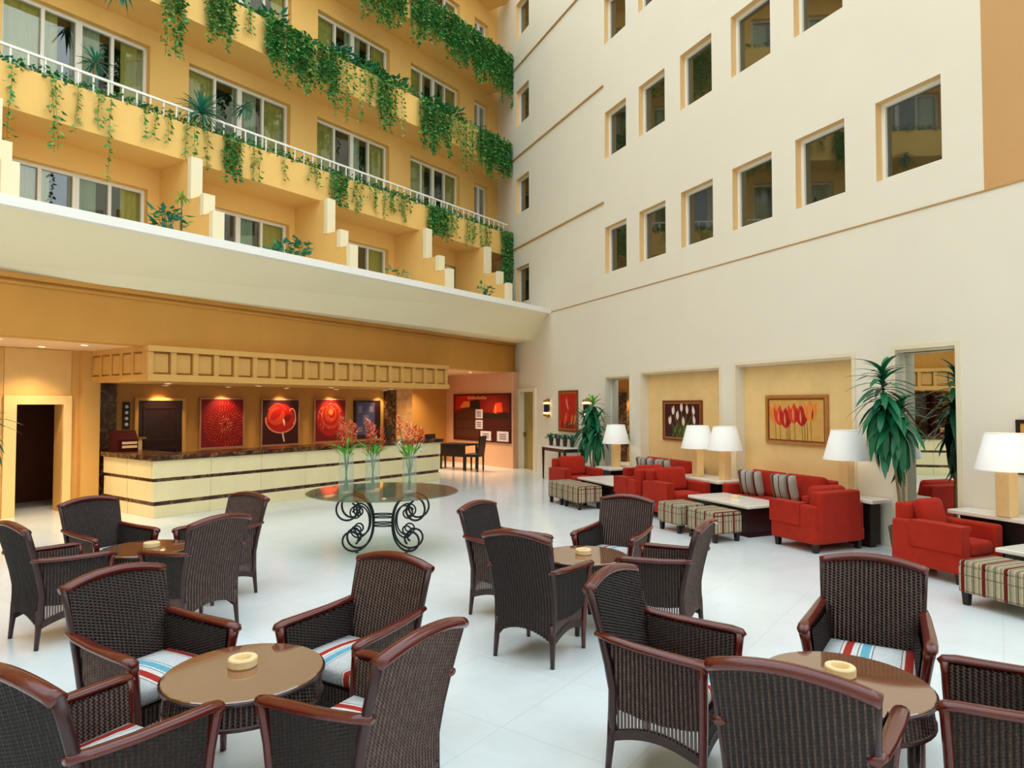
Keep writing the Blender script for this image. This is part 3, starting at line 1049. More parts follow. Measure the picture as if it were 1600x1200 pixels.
def make_seat(name, label, cat, w, d, frame, group, ncush, covers):
    """upholstered armchair or sofa facing +y, origin at the floor centre"""
    t = thing(name, label, cat, frame, group)
    AW, AH, BH, BT = 0.15, 0.60, 0.775, 0.17
    m = MB()
    add_soft(m, 0, 0, 0.205, w - 0.02, d - 0.01, 0.17, 0.02)
    m.build('base', 'red_velvet', t)
    for sx in (-1, 1):
        m = MB()
        add_soft(m, sx * (w / 2 - AW / 2), 0.01, (AH + 0.11) / 2, AW, d - 0.02, AH - 0.11, 0.03)
        m.build('arm', 'red_velvet', t)
    m = MB()
    add_soft(m, 0, -d / 2 + BT / 2, (BH + 0.11) / 2, w - 0.16, BT, BH - 0.11, 0.03)
    m.build('backrest', 'red_velvet', t)
    iw = w - 2 * AW - 0.01
    for k in range(ncush):
        cx = -iw / 2 + iw * (k + 0.5) / ncush
        m = MB()
        add_soft(m, cx, BT / 2 + 0.01, 0.365, iw / ncush - 0.008, d - BT - 0.02, 0.15, 0.045)
        m.build('seat_cushion', 'red_velvet', t, smooth=True)
        m = MB()
        vs, fs = soft(0, 0, 0, iw / ncush - 0.02, 0.16, 0.40, 0.06)
        rot = Matrix.Rotation(math.radians(14), 3, 'X')
        i0 = len(m.v)
        for v in vs:
            q = rot @ Vector(v)
            m.v.append((q.x + cx, q.y - d / 2 + BT + 0.075, q.z + 0.63))
        for f in fs:
            m.f.append(tuple(i0 + j for j in f))
            m.uv.append(None)
            m.mi.append(0)
        m.build('back_cushion', 'red_velvet', t, smooth=True)
    for sx in covers:
        x0, x1 = sx * (w / 2 + 0.016), sx * (w / 2 - AW - 0.006)
        m = MB()
        m.box(min(x0, x1), max(x0, x1), -d / 2 + 0.25, d / 2 + 0.002, AH - 0.03, AH + 0.014)
        m.box(min(x0, x0 - sx * 0.02), max(x0, x0 - sx * 0.02), -d / 2 + 0.25, d / 2 + 0.002, AH - 0.27, AH - 0.03)
        m.build('arm_cover', 'red_velvet', t)
    legs4(t, w - 0.02, d - 0.02)
    return t

def FRp(u, d, z=0, a=0):
    return place(u, -d, z, a, FR)
# facing: +u -> local -90deg ; -u -> +90deg ; into the hall (local -y) -> 180deg
GA = 'red velvet armchairs'
make_seat('armchair', 'red velvet armchair beside the console table, farthest along the wall', 'armchair', 0.88, 0.76, FRp(4.98, 1.50, 0, -PI / 2), GA, 1, (1,))
make_seat('armchair', 'red velvet armchair beside the far pair of plaid ottomans, its back to the next set', 'armchair', 0.88, 0.66, FRp(7.06, 1.22, 0, PI / 2), GA, 1, (-1,))
make_seat('armchair', 'red velvet armchair facing the near coffee table, back to back with its neighbour', 'armchair', 0.88, 0.74, FRp(7.80, 1.12, 0, -PI / 2), GA, 1, (1,))
make_seat('armchair', 'red velvet armchair seen from behind in front of the tulip picture lamp', 'armchair', 0.90, 0.76, FRp(10.48, 0.84, 0, PI / 2), GA, 1, (-1,))
make_seat('armchair', 'large red velvet armchair below the mirror and dracaena, near the right edge', 'armchair', 0.70, 0.82, FRp(12.16, 0.76, 0, -PI / 2), GA, 1, (1,))
GS = 'red velvet sofas'
make_seat('sofa', 'red velvet sofa under the white tulip painting', 'sofa', 1.75, 0.74, FRp(6.22, 0.23, 0, PI), GS, 2, ())
make_seat('sofa', 'red velvet sofa under the orange tulip painting', 'sofa', 1.80, 0.74, FRp(9.22, 0.22, 0, PI), GS, 2, ())
def cushion(u, d, z, rz, label):
    m = MB()
    add_soft(m, 0, 0, 0, 0.40, 0.40, 0.10, 0.05, puff=0.045)
    o = m.build('throw_cushion', 'cushion_stripe', None, FRp(u, d, z, PI + rz) @ Matrix.Rotation(math.radians(76), 4, 'X'), smooth=True)
    return tag(o, label, 'cushion', 'striped throw cushions')
cushion(5.85, 0.37, 0.64, 0.15, 'striped throw cushion on the far sofa, on the side of the console table')
cushion(6.42, 0.37, 0.64, 0.1, 'striped throw cushion on the far sofa, on the side of the twin lamps')
cushion(8.75, 0.36, 0.64, 0.15, 'striped throw cushion on the near sofa, closer to the twin lamps')
cushion(9.45, 0.36, 0.64, 0.12, 'striped throw cushion on the near sofa, closer to the red armchair seen from behind')

def make_ottoman(label, w, d, frame):
    t = thing('ottoman', label, 'ottoman', frame, 'plaid ottomans')
    m = MB()
    add_soft(m, 0, 0, 0.245, w, d, 0.25, 0.018)
    m.build('body', 'plaid', t)
    m = MB()
    add_soft(m, 0, 0, 0.392, w - 0.004, d - 0.004, 0.06, 0.028)
    m.build('seat_pad', 'plaid', t, smooth=True)
    legs4(t, w, d, 0.125, 0.05, 0.032, 0.024)
    return t
make_ottoman('plaid ottoman of the far pair, on the side of the console table', 0.52, 0.50, FRp(5.63, 2.07))
make_ottoman('plaid ottoman of the far pair, nearer the viewer', 0.60, 0.50, FRp(6.26, 2.06))
make_ottoman('plaid ottoman of the middle pair, behind the centre wicker chair', 0.52, 0.48, FRp(8.82, 1.80))
make_ottoman('plaid ottoman of the middle pair, behind the wicker chair in profile', 0.60, 0.48, FRp(9.53, 1.78))
make_ottoman('plaid ottoman at the right edge in front of the large red armchair', 0.66, 0.52, FRp(13.26, 1.48))

def make_coffee(label, u0, u1, d0, d1):
    t = thing('coffee_table', label, 'coffee table', FRp((u0 + u1) / 2, (d0 + d1) / 2), 'white marble coffee tables')
    w, d = u1 - u0, d1 - d0
    m = MB()
    add_soft(m, 0, 0, 0.438, w, d, 0.045, 0.012, seg=2)
    m.build('table_top', 'marble_white', t)
    MB().box(-w / 2 + 0.06, w / 2 - 0.06, -d / 2 + 0.06, d / 2 - 0.06, 0.36, 0.416).build('under_frame', 'black_wood', t)
    for sx in (-1, 1):
        MB().taper(sx * (w / 2 - 0.2), 0, 0.0, 0.05, 0.13, d / 2 - 0.08, 0.11, d / 2 - 0.10).taper(sx * (w / 2 - 0.2), 0, 0.05, 0.362, 0.09, d / 2 - 0.12, 0.08, d / 2 - 0.13).build('pedestal', 'dark_wood', t)
    return t
make_coffee('white marble coffee table of the far set beside the plaid ottomans', 5.42, 6.72, 0.88, 1.70)
make_coffee('white marble coffee table of the middle set with an ashtray', 8.42, 9.75, 0.62, 1.36)
make_coffee('white marble coffee table at the right edge of the picture', 12.85, 14.1, 0.44, 1.04)
dup(ash0, FRp(9.02, 0.93, 0.4605), 'small flat ashtray on the marble coffee table')

def make_side(label, u0, u1, d0, d1, h=0.64):
    t = thing('side_table', label, 'side table', FRp((u0 + u1) / 2, (d0 + d1) / 2), 'marble side tables')
    w, d = u1 - u0, d1 - d0
    m = MB()
    add_soft(m, 0, 0, h - 0.025, w, d, 0.05, 0.01, seg=2)
    m.build('table_top', 'marble_white', t)
    MB().box(-w / 2 + 0.10, w / 2 - 0.10, -d / 2 + 0.08, d / 2 - 0.08, 0.03, h - 0.05).build('base', 'black_wood', t)
    MB().box(-w / 2 + 0.14, w / 2 - 0.14, -d / 2 + 0.11, d / 2 - 0.11, 0.0, 0.03).build('plinth', 'black_wood', t)
    return t
make_side('marble side table with one lamp between the far armchair and sofa', 4.50, 5.10, 0.06, 0.74, 0.56)
make_side('marble side table with the twin lamps between the two sofas', 7.05, 8.27, 0.02, 0.62, 0.62)
make_side('marble side table with a lamp behind the red armchair seen from the back', 10.20, 10.95, 0.02, 0.375, 0.64)
make_side('marble side table with a lamp at the right edge behind the large red armchair', 11.95, 13.2, 0.02, 0.40, 0.68)

def make_lamp(label, u, d, z, h=0.50):
    t = thing('table_lamp', label, 'lamp', FRp(u, d, z), 'table lamps with white shades')
    m = MB()
    add_soft(m, 0, 0, 0.25, 0.15, 0.15, 0.50, 0.006, seg=1)
    m.build('base', 'post_stone', t)
    MB().lathe([(0.012, 0.50), (0.012, 0.74)], 10).build('stem', 'brass', t)
    MB().lathe([(0.295, 0.505), (0.190, 0.905), (0.185, 0.905), (0.290, 0.505)], 40, cap=False).build('shade', 'shade_white', t, smooth=True)
    for (r_, z_) in ((0.293, 0.508), (0.188, 0.902)):
        MB().lathe([(r_ - 0.004, z_ - 0.006), (r_ + 0.004, z_ - 0.006), (r_ + 0.004, z_ + 0.006), (r_ - 0.004, z_ + 0.006), (r_ - 0.004, z_ - 0.006)], 40, cap=False).build('shade_ring', 'shade_white', t)
    MB().box(-0.19, 0.19, -0.004, 0.004, 0.72, 0.728).build('spider', 'brass', t)
    b = MB().lathe([(0.0, 0.60), (0.028, 0.615), (0.035, 0.65), (0.02, 0.69), (0.012, 0.70)], 14, cap=False).build('bulb', 'lamp_bulb', t, smooth=True)
    return t
glow('lamp_bulb', 'ffe9cc', 22.0)
make_lamp('table lamp with white shade beside the leafy potted dracaena by the console', 4.80, 0.40, 0.56)
make_lamp('twin table lamp nearer the white tulip painting', 7.52, 0.42, 0.62)
make_lamp('twin table lamp nearer the orange tulip painting', 8.10, 0.32, 0.62)
make_lamp('table lamp with white shade above the red armchair seen from behind', 10.50, 0.30, 0.64)
make_lamp('table lamp with white shade cut by the right edge', 12.57, 0.34, 0.68)

# ---- console table with four small plants
t = thing('console_table', 'dark slim-legged console table with a pale top under the red abstract painting', 'console table', FRp(2.2, 0.34))
m = MB()
add_soft(m, 0, 0, 0.835, 1.30, 0.58, 0.04, 0.008, seg=2)
m.build('table_top', 'marble_white', t)
MB().box(-0.60, 0.60, -0.25, -0.22, 0.73, 0.815).box(-0.60, 0.60, 0.22, 0.25, 0.73, 0.815).box(-0.60, -0.57, -0.22, 0.22, 0.73, 0.815).box(0.57, 0.60, -0.22, 0.22, 0.73, 0.815).build('apron', 'dark_wood', t)
for sx in (-1, 1):
    for sy in (-1, 1):
        MB().taper(sx * 0.585, sy * 0.235, 0, 0.815, 0.014, 0.014, 0.028, 0.028).build('leg', 'dark_wood', t)
rp = random.Random(11)
for k in range(4):
    t = thing('potted_plant', ['small blue-green plant in a dark pot on the console, nearest the doorway', 'small blue-green plant in a dark pot on the console, second from the doorway',
                               'small blue-green plant in a dark pot on the console, third from the doorway', 'small blue-green plant in a dark pot on the console, nearest the dracaena'][k], 'plant', FRp(1.76 + 0.30 * k, 0.42 - 0.04 * k, 0.855), 'small plants on the console')
    MB().lathe([(0.0, 0.0), (0.045, 0.0), (0.065, 0.20), (0.058, 0.20), (0.055, 0.18), (0, 0.18)], 14, cap=False).build('pot', 'terracotta_dark', t)
    f = MB()
    for j in range(130):
        a, rr = rp.uniform(0, 2 * PI), rp.uniform(0.01, 0.16)
        x, y, z = rr * math.cos(a), rr * math.sin(a), 0.20 + rp.uniform(0, 0.11) - rr * 0.2
        b = rp.uniform(0, 2 * PI)
        l = 0.075
        d1 = Vector((math.cos(b), math.sin(b), rp.uniform(-.6, .6))) * l
        d2 = d1.cross(Vector((0, 0, 1))).normalized() * l * 0.3
        p = Vector((x, y, z))
        f.quad(p - d1 * .5, p + d2, p + d1 * .5, p - d2)
    f.build('foliage', 'leaf_blue', t)

# ================================================================== RECEPTION COUNTER
cn = thing('reception_counter', 'long cream marble reception counter with two dark stripes and dark top', 'counter', place(5.46, 11.45, 0, 0, FL))
LEN, RET, DEP = 7.04, 1.85, 0.62
MB().box(0.03, LEN - 0.03, 0.03, DEP, 0.0, 0.96).box(0.03, DEP, DEP, RET, 0.0, 0.96).build('core', 'marble_dark', cn)
MB().box(-0.06, LEN + 0.06, -0.06, DEP + 0.04, 0.96, 1.04).box(-0.06, DEP + 0.04, DEP + 0.04, RET, 0.96, 1.04).build('top_slab', 'marble_dark', cn)
TIERS = [(0.0, 0.20, 0.012), (0.27, 0.60, 0.0), (0.66, 0.955, -0.012)]
for (z0, z1, off) in TIERS:
    n = 7
    for k in range(n):
        a = LEN * k / n + (off if k == 0 else 0.002)
        b = LEN * (k + 1) / n - 0.002
        o = MB()
        add_soft(o, (a + b) / 2, off + 0.018, (z0 + z1) / 2, b - a, 0.036, z1 - z0, 0.004, seg=1)
        o.build('marble_panel', 'marble_cream', cn)
    for k in range(2):
        a, b = 0.04 + (RET - 0.04) * k / 2, RET * (k + 1) / 2 - 0.003
        o = MB()
        add_soft(o, off + 0.018, (a + b) / 2, (z0 + z1) / 2, 0.036, b - a, z1 - z0, 0.004, seg=1)
        o.build('marble_panel', 'marble_cream', cn)
    o = MB()
    add_soft(o, LEN - off - 0.018, DEP / 2 + 0.02, (z0 + z1) / 2, 0.036, DEP - 0.04, z1 - z0, 0.004, seg=1)
    o.build('marble_panel', 'marble_cream', cn)

def FLp(u, D, z=0, a=0):
    return place(u, D, z, a, FL)
# things on and behind the counter
plain('leaflet_red', '3a0c0e', 0.75, 0.2, 5, spec=0.1)
t = thing('leaflet_box', 'dark red-brown leaflet box with two pale label strips on the counter corner', 'box', FLp(5.66, 13.0, 1.04, 0.0))
MB().prismx([(-0.17, 0), (0.17, 0), (0.17, 0.38), (-0.05, 0.38), (-0.17, 0.22)], -0.18, 0.18).build('body', 'leaflet_red', t)
for z in (0.07, 0.14):
    MB().box(-0.10, 0.16, -0.176, -0.168, z, z + 0.045).build('label_strip', 'post_stone', t)
t = thing('wall_plaque', 'narrow dark wall plaque with four round clock faces behind the counter', 'plaque', FLp(6.19, 14.28, 1.40))
MB().box(0, 0.13, -0.02, 0.01, 0, 0.55).build('plate', 'black_wood', t)
for k in range(4):
    m = MB()
    q = [(0.065 + 0.034 * math.cos(a * PI / 8), 0.10 + k * 0.118 + 0.034 * math.sin(a * PI / 8)) for a in range(16)]
    m.prism(q, -0.028, -0.02)
    m.build('clock_face', 'paper', t)
t = thing('document_stand', 'small pale stand with a brass shelf below the clock plaque', 'stand', FLp(6.22, 13.85, 0.0))
MB().box(-0.10, 0.12, -0.08, 0.08, 0, 1.22).build('body', 'post_stone', t)
MB().box(-0.16, 0.18, -0.12, 0.10, 1.22, 1.26).build('shelf', 'brass', t)
MB().box(-0.01, 0.03, -0.086, -0.08, 1.06, 1.12).build('keyhole', 'black_wood', t)
o = struct(MB().box(6.47, 7.38, 14.24, 14.30, 0, 1.98), 'door_4', 'dark_door', FL)
for (x0, x1, z0, z1) in ((6.57, 7.28, 1.15, 1.85), (6.57, 7.28, 0.2, 1.0)):
    w = 0.03
    MB().box(x0, x1, 14.225, 14.24, z0, z0 + w).box(x0, x1, 14.225, 14.24, z1 - w, z1).box(x0, x0 + w, 14.225, 14.24, z0, z1).box(x1 - w, x1, 14.225, 14.24, z0, z1).build('door_panel', 'dark_wood', o)
MB().box(6.40, 6.47, 14.22, 14.30, 0, 2.04).box(7.38, 7.45, 14.22, 14.30, 0, 2.04).box(6.47, 7.38, 14.22, 14.30, 1.98, 2.04).build('door_frame', 'canopy_paint', o)
struct(MB().box(5.62, 6.05, 14.22, 14.30, 0.0, 2.30), 'trim_17', 'marble_dark', FL)
struct(MB().box(13.22, 13.60, 14.20, 14.30, 0.0, 2.30), 'trim_18', 'marble_dark', FL)
t = thing('wall_screen', 'dark framed information screen beside the red paintings', 'screen', FLp(12.12, 14.28, 0.95))
MB().box(0, 0.92, -0.05, 0.01, 0, 1.06).build('frame', 'dark_door', t)
MB().box(0.06, 0.70, -0.056, -0.05, 0.12, 1.0).build('display', 'screen_blue', t)
for (x0, z0, w, h) in ((0.28, 0.40, 0.20, 0.26), (0.10, 0.72, 0.14, 0.2), (0.50, 0.74, 0.14, 0.16), (0.10, 0.20, 0.16, 0.14), (0.52, 0.24, 0.12, 0.22)):
    MB().box(x0, x0 + w, -0.0575, -0.056, z0, z0 + h).build('image_tile', 'ink_grey', t)
t = thing('monitor', 'black computer monitor on the reception counter beside the flowers', 'monitor', FLp(11.55, 12.3, 0.96, 0.5))
MB().box(-0.21, 0.21, -0.015, 0.02, 0.14, 0.44).build('screen', 'black_plastic', t)
MB().box(-0.03, 0.03, 0.0, 0.03, 0.02, 0.16).build('neck', 'black_plastic', t)
MB().box(-0.11, 0.11, -0.07, 0.09, 0.08, 0.095).build('foot', 'black_plastic', t)
t.location.z += 0.0
t = thing('card_tray', 'low dark tray on the far end of the counter', 'tray', FLp(12.25, 11.72, 1.04, 0.1))
MB().box(-0.16, 0.16, -0.10, 0.10, 0, 0.012).build('base', 'dark_door', t)
MB().box(-0.16, 0.16, -0.10, -0.09, 0.012, 0.05).box(-0.16, 0.16, 0.09, 0.10, 0.012, 0.05).box(-0.16, -0.15, -0.09, 0.09, 0.012, 0.05).box(0.15, 0.16, -0.09, 0.09, 0.012, 0.05).build('rim', 'dark_door', t)

# dark desk with two chairs in the corridor
t = thing('desk', 'dark desk standing at the end of the reception counter', 'desk', FLp(15.05, 13.05))
MB().box(-0.32, 0.32, -0.50, 0.50, 0.70, 0.75).build('desk_top', 'black_wood', t)
MB().box(-0.30, -0.27, -0.46, 0.46, 0.38, 0.70).build('modesty_panel', 'black_wood', t)
for sx in (-1, 1):
    for sy in (-1, 1):
        MB().box(sx * 0.28 - 0.025, sx * 0.28 + 0.025, sy * 0.45 - 0.025, sy * 0.45 + 0.025, 0, 0.70).build('leg', 'black_wood', t)
def side_chair(frame, label):
    t = thing('side_chair', label, 'chair', frame, 'dark desk chairs')
    m = MB()
    add_soft(m, 0, 0, 0.45, 0.44, 0.44, 0.09, 0.02)
    m.build('seat', 'black_wood', t)
    m = MB()
    m.hexa([(-0.21, -0.22, 0.48), (0.21, -0.22, 0.48), (-0.21, -0.17, 0.48), (0.21, -0.17, 0.48), (-0.21, -0.29, 1.0), (0.21, -0.29, 1.0), (-0.21, -0.25, 1.0), (0.21, -0.25, 1.0)])
    m.build('backrest', 'black_wood', t)
    for sx in (-1, 1):
        for sy in (-1, 1):
            MB().taper(sx * 0.19, sy * 0.19, 0, 0.41, 0.016, 0.016, 0.024, 0.024).build('leg', 'black_wood', t)
    return t
side_chair(FLp(14.85, 12.28, 0, 0.25), 'dark side chair in front of the picture board, its legs against the lit floor')
side_chair(FLp(14.95, 13.85, 0, PI), 'dark side chair behind the end of the counter')

# ================================================================== PICTURES
for nm, c in (('paint_maroon', '3e0a10'), ('paint_dark_red', '7d0c0f'), ('paint_red', 'b81812'), ('paint_orange_red', 'd8401f'), ('paint_orange', 'e88630'), ('paint_salmon', 'e9926f'),
              ('paint_ochre', 'd7a455'), ('paint_pink', 'f0d5c4'), ('paint_green', '5e7d2c'), ('paint_dark_green', '3c4a1c'), ('paint_black', '170b0c'), ('paint_yellow', 'e6bb3c'), ('paint_brown', '4a2418')):
    plain(nm, c, 0.5, 0.18, 9)

def petal(cx, cz, ang, l, w, n=7):
    """pointed oval outline in x,z starting at (cx,cz) and running along ang"""
    ca, sa = math.cos(ang), math.sin(ang)
    L = [(l * k / n, w * math.sin(PI * (k / n) ** 0.8)) for k in range(n + 1)]
    pts = L + [(a, -b) for a, b in reversed(L[1:-1])]
    return [(cx + a * ca - b * sa, cz + a * sa + b * ca) for a, b in pts]
def stroke(pts, w):
    """band of width w along a list of x,z points as quads"""
    out = []
    for (a, b), (c, d) in zip(pts, pts[1:]):
        L = math.hypot(c - a, d - b) or 1
        nx, nz = -(d - b) / L * w / 2, (c - a) / L * w / 2
        out.append([(a + nx, b + nz), (c + nx, d + nz), (c - nx, d - nz), (a - nx, b - nz)])
    return out
def picture(label, frame, w, h, fm, fw, canvas, motif, inner=None):
    t = thing('framed_painting', label, 'painting', frame)
    MB().box(0, w, -0.035, 0, 0, fw).box(0, w, -0.035, 0, h - fw, h).box(0, fw, -0.035, 0, fw, h - fw).box(w - fw, w, -0.035, 0, fw, h - fw).build('frame', fm, t)
    cv = MB().box(fw, w - fw, -0.02, 0, fw, h - fw).build('canvas', canvas, t)
    if inner:
        i = fw + 0.025
        MB().box(fw, w - fw, -0.027, -0.02, fw, i).box(fw, w - fw, -0.027, -0.02, h - i, h - fw).box(fw, i, -0.027, -0.02, i, h - i).box(w - i, w - fw, -0.027, -0.02, i, h - i).build('liner', inner, t)
    mats, layers = [], {}
    y = -0.0205
    for (mt, poly) in motif:
        if mt not in mats:
            mats.append(mt)
    m = MB()
    for j, (mt, poly) in enumerate(motif):
        m.quad(*[(x, y - 0.000012 * j, z) for x, z in poly], mi=mats.index(mt))
    m.build('painted_flower', mats, cv)
    return t

rp = random.Random(5)
W1, H1 = 1.08, 1.14
mo = []
for ring in range(9, 0, -1):
    r = 0.05 * ring
    for k in range(8 + 4 * ring):
        a = 2 * PI * k / (8 + 4 * ring) + ring * 0.3
        mt = rp.choice(['paint_red', 'paint_orange_red', 'paint_red', 'paint_orange_red'] if ring > 3 else ['paint_orange_red', 'paint_salmon', 'paint_orange_red'])
        cx, cz = 0.56 * W1 + r * math.cos(a), 0.47 * H1 + r * math.sin(a) * 1.02
        mo.append((mt, petal(cx, cz, a, rp.uniform(0.04, 0.075), 0.011, 4)))
picture('red chrysanthemum painting, first behind the counter from the dark door', FLp(7.77, 14.28, 0.91), W1, H1, 'frame_bronze', 0.035, 'paint_dark_red', mo)
mo = [('paint_red', [(0.55 + 0.40 * math.cos(a * PI / 16) * (1.0 if math.cos(a * PI / 16) < 0 else 0.92), 0.66 + 0.36 * math.sin(a * PI / 16)) for a in range(32)])]
mo += [('paint_orange_red', [(0.42 + 0.24 * math.cos(a * PI / 12), 0.72 + 0.22 * math.sin(a * PI / 12)) for a in range(24)])]
mo += [('paint_dark_red', petal(0.62, 0.60, 0.5, 0.28, 0.09)), ('paint_red', petal(0.25, 0.62, 0.7, 0.50, 0.10))]
mo += [('paint_salmon', q) for q in stroke([(0.55 + 0.42 * math.cos(a), 0.64 + 0.33 * math.sin(a)) for a in [PI * 0.95 + PI * 1.08 * k / 20 for k in range(21)]], 0.035)]
mo += [('paint_salmon', q) for q in stroke([(0.86 + 0.10 * math.cos(a), 0.70 + 0.20 * math.sin(a)) for a in [-1.2 + 3.6 * k / 12 for k in range(13)]], 0.03)]
mo += [('paint_orange_red', q) for q in stroke([(0.2 + 0.5 * k / 10, 0.86 + 0.16 * math.sin(PI * k / 10)) for k in range(11)], 0.03)]
mo += [('paint_pink', q) for q in stroke([(0.60, 0.30), (0.62, 0.20), (0.65, 0.09)], 0.04)] + [('paint_pink', petal(0.62, 0.66, -1.4, 0.2, 0.025))]
picture('red tulip cup painting, middle one behind the counter', FLp(9.28, 14.28, 0.90), W1, H1, 'frame_bronze', 0.035, 'paint_maroon', mo)
mo = []
for r, mt in ((0.46, 'paint_red'), (0.38, 'paint_red'), (0.33, 'paint_orange_red'), (0.27, 'paint_red'), (0.21, 'paint_orange_red'), (0.14, 'paint_red'), (0.08, 'paint_orange')):
    mo.append((mt, [(0.53 + r * math.cos(a * PI / 14) * 0.95, 0.62 + (0.46 - r) * 0.45 + r * math.sin(a * PI / 14)) for a in range(28)]))
for k in range(26):
    a, r = rp.uniform(0, 2 * PI), rp.uniform(0.08, 0.42)
    mo += [(rp.choice(['paint_salmon', 'paint_orange_red', 'paint_dark_red']), q) for q in stroke([(0.53 + r * math.cos(a + j * 0.16) * 0.95, 0.64 + (0.46 - r) * 0.4 + r * math.sin(a + j * 0.16)) for j in range(6)], 0.014)]
picture('red rose painting, nearest the information screen', FLp(10.80, 14.28, 0.91), 1.04, H1, 'frame_bronze', 0.035, 'paint_dark_red', [(m_, [(min(.98, max(.05, x)), min(1.08, max(.05, z))) for x, z in p_]) for m_, p_ in mo])
# white tulips
mo = []
tl = [(0.22, 0.40), (0.33, 0.60), (0.47, 0.50), (0.60, 0.66), (0.66, 0.38), (0.78, 0.62), (0.98, 0.60), (1.0, 0.42)]
for (x, z) in tl:
    mo += [('paint_green', q) for q in stroke([(x, z), (0.5 * x + 0.3, 0.5 * z + 0.02), (0.35 * x + 0.36, 0.06)], 0.016)]
for k in range(9):
    mo.append((rp.choice(['paint_green', 'paint_dark_green']), petal(0.3 + 0.07 * k, 0.07, PI / 2 + rp.uniform(-.7, .7), rp.uniform(.2, .34), 0.028)))
for (x, z) in tl:
    mo += [('paint_pink', petal(x, z - 0.09, PI / 2 + (x - .6) * 0.5, 0.20, 0.042)), ('petal_white', petal(x - 0.012, z - 0.08, PI / 2 + 0.12, 0.16, 0.02))]
picture('framed painting of white tulips on maroon above the far sofa', place(5.72, 0.178, 1.18, 0, FR), 1.22, 0.80, 'frame_brown', 0.04, 'paint_maroon', mo, 'frame_gold')
# orange tulips
mo = []
tl = [(0.20, 0.50, 'paint_orange'), (0.30, 0.46, 'paint_orange_red'), (0.43, 0.42, 'paint_red'), (0.60, 0.50, 'paint_orange_red'), (0.75, 0.46, 'paint_red'), (0.92, 0.54, 'paint_orange')]
for (x, z, c) in tl:
    mo += [('paint_green', q) for q in stroke([(x, z - 0.1), (x + 0.01, 0.2), (x + 0.015, 0.06)], 0.014)]
for x in (0.47, 0.50, 0.80, 0.85):
    mo += [('paint_dark_green', q) for q in stroke([(x, 0.36), (x + 0.01, 0.06)], 0.012)]
for (x, z, c) in tl:
    mo.append((c, petal(x, z - 0.17, PI / 2, 0.34, 0.085)))
    mo.append((c, petal(x - 0.02, z - 0.16, PI / 2 + 0.35, 0.32, 0.05)))
    mo.append((c, petal(x + 0.02, z - 0.16, PI / 2 - 0.35, 0.32, 0.05)))
    mo.append(('paint_salmon', petal(x - 0.02, z - 0.12, PI / 2 + 0.05, 0.22, 0.016)))
    mo.append(('paint_dark_red', petal(x + 0.03, z - 0.14, PI / 2 - 0.1, 0.18, 0.014)))
picture('gold framed painting of red and orange tulips above the near sofa', place(8.56, 0.178, 1.26, 0, FR), 1.25, 0.79, 'frame_gold', 0.05, 'paint_ochre', mo, 'frame_brown')
# abstract red painting above the console
mo = []
for k in range(16):
    x, z = rp.uniform(0.12, 0.85), rp.uniform(0.28, 0.9)
    a = PI / 2 + rp.uniform(-.55, .55)
    mo.append((rp.choice(['paint_orange', 'paint_orange_red', 'paint_orange', 'paint_salmon', 'paint_red']), petal(x, z - 0.25, a, rp.uniform(.3, .46), rp.uniform(.02, .05))))
for k in range(5):
    mo.append((rp.choice(['paint_maroon', 'paint_dark_red']), petal(0.2 + 0.14 * k, 0.05, PI / 2 + rp.uniform(-.2, .2), rp.uniform(.2, .3), 0.04)))
picture('tall abstract red and orange painting between the two wall sconces', place(1.42, -0.002, 1.20, 0, FR), 1.02, 1.06, 'frame_brown', 0.05, 'paint_red', [(m_, [(min(.95, max(.06, x)), min(.99, max(.06, z))) for x, z in p_]) for m_, p_ in mo], 'frame_gold')
mo = [('paint_orange', petal(0.3, 0.1, 1.2, .4, .1)), ('paint_yellow', petal(0.15, 0.05, 0.6, .4, .08)), ('paint_brown', petal(0.4, 0.3, 0.3, .4, .08))]
picture('dark framed picture cut by the right edge above the lamp', place(12.50, -0.002, 1.12, 0, FR), 0.8, 0.61, 'black_wood', 0.04, 'paint_ochre', mo)

# picture board in the corridor
FB = FL @ Matrix.Translation((16.0, 11.75, 0)) @ Matrix.Rotation(math.atan2(4.45, 1.25) + PI, 4, 'Z')
# local x runs towards the viewer along the wall, -y into the lobby: start at the far end
LB = math.hypot(4.45, 1.25)
t = thing('picture_board', 'large dark red picture board with skyline scene and white notices in the corridor', 'board', FB @ Matrix.Translation((-3.18, 0.0, 0.74)))
BW, BH_ = 3.1, 1.50
MB().box(0, BW, -0.04, 0, 0, BH_).build('panel', 'paint_maroon', t)
def bq(mt, name, pts, dy=0.0415):
    MB().quad(*[(x * BW, -dy, z * BH_) for x, z in pts]).build(name, mt, t)
bq('paint_dark_red', 'printed_sky', [(0.02, 0.58), (0.98, 0.56), (0.98, 0.97), (0.02, 0.97)])
bq('paint_red', 'printed_sky', [(0.04, 0.66), (0.40, 0.72), (0.38, 0.97), (0.06, 0.95)], 0.0420)
bq('paint_orange', 'printed_sunset', [(0.12, 0.70), (0.32, 0.72), (0.30, 0.84), (0.20, 0.84)], 0.0425)
bq('paint_orange_red', 'printed_reflection', [(0.72, 0.62), (0.88, 0.62), (0.86, 0.82), (0.76, 0.80)], 0.0425)
bq('paint_orange', 'printed_reflection', [(0.745, 0.60), (0.775, 0.60), (0.77, 0.76), (0.75, 0.76)], 0.0430)
bq('paint_black', 'printed_castle', [(0.30, 0.68), (0.50, 0.66), (0.49, 0.86), (0.44, 0.88), (0.36, 0.85), (0.33, 0.86)], 0.0430)
bq('paint_brown', 'printed_wall', [(0.05, 0.47), (0.42, 0.47), (0.42, 0.70), (0.22, 0.70), (0.05, 0.58)], 0.0430)
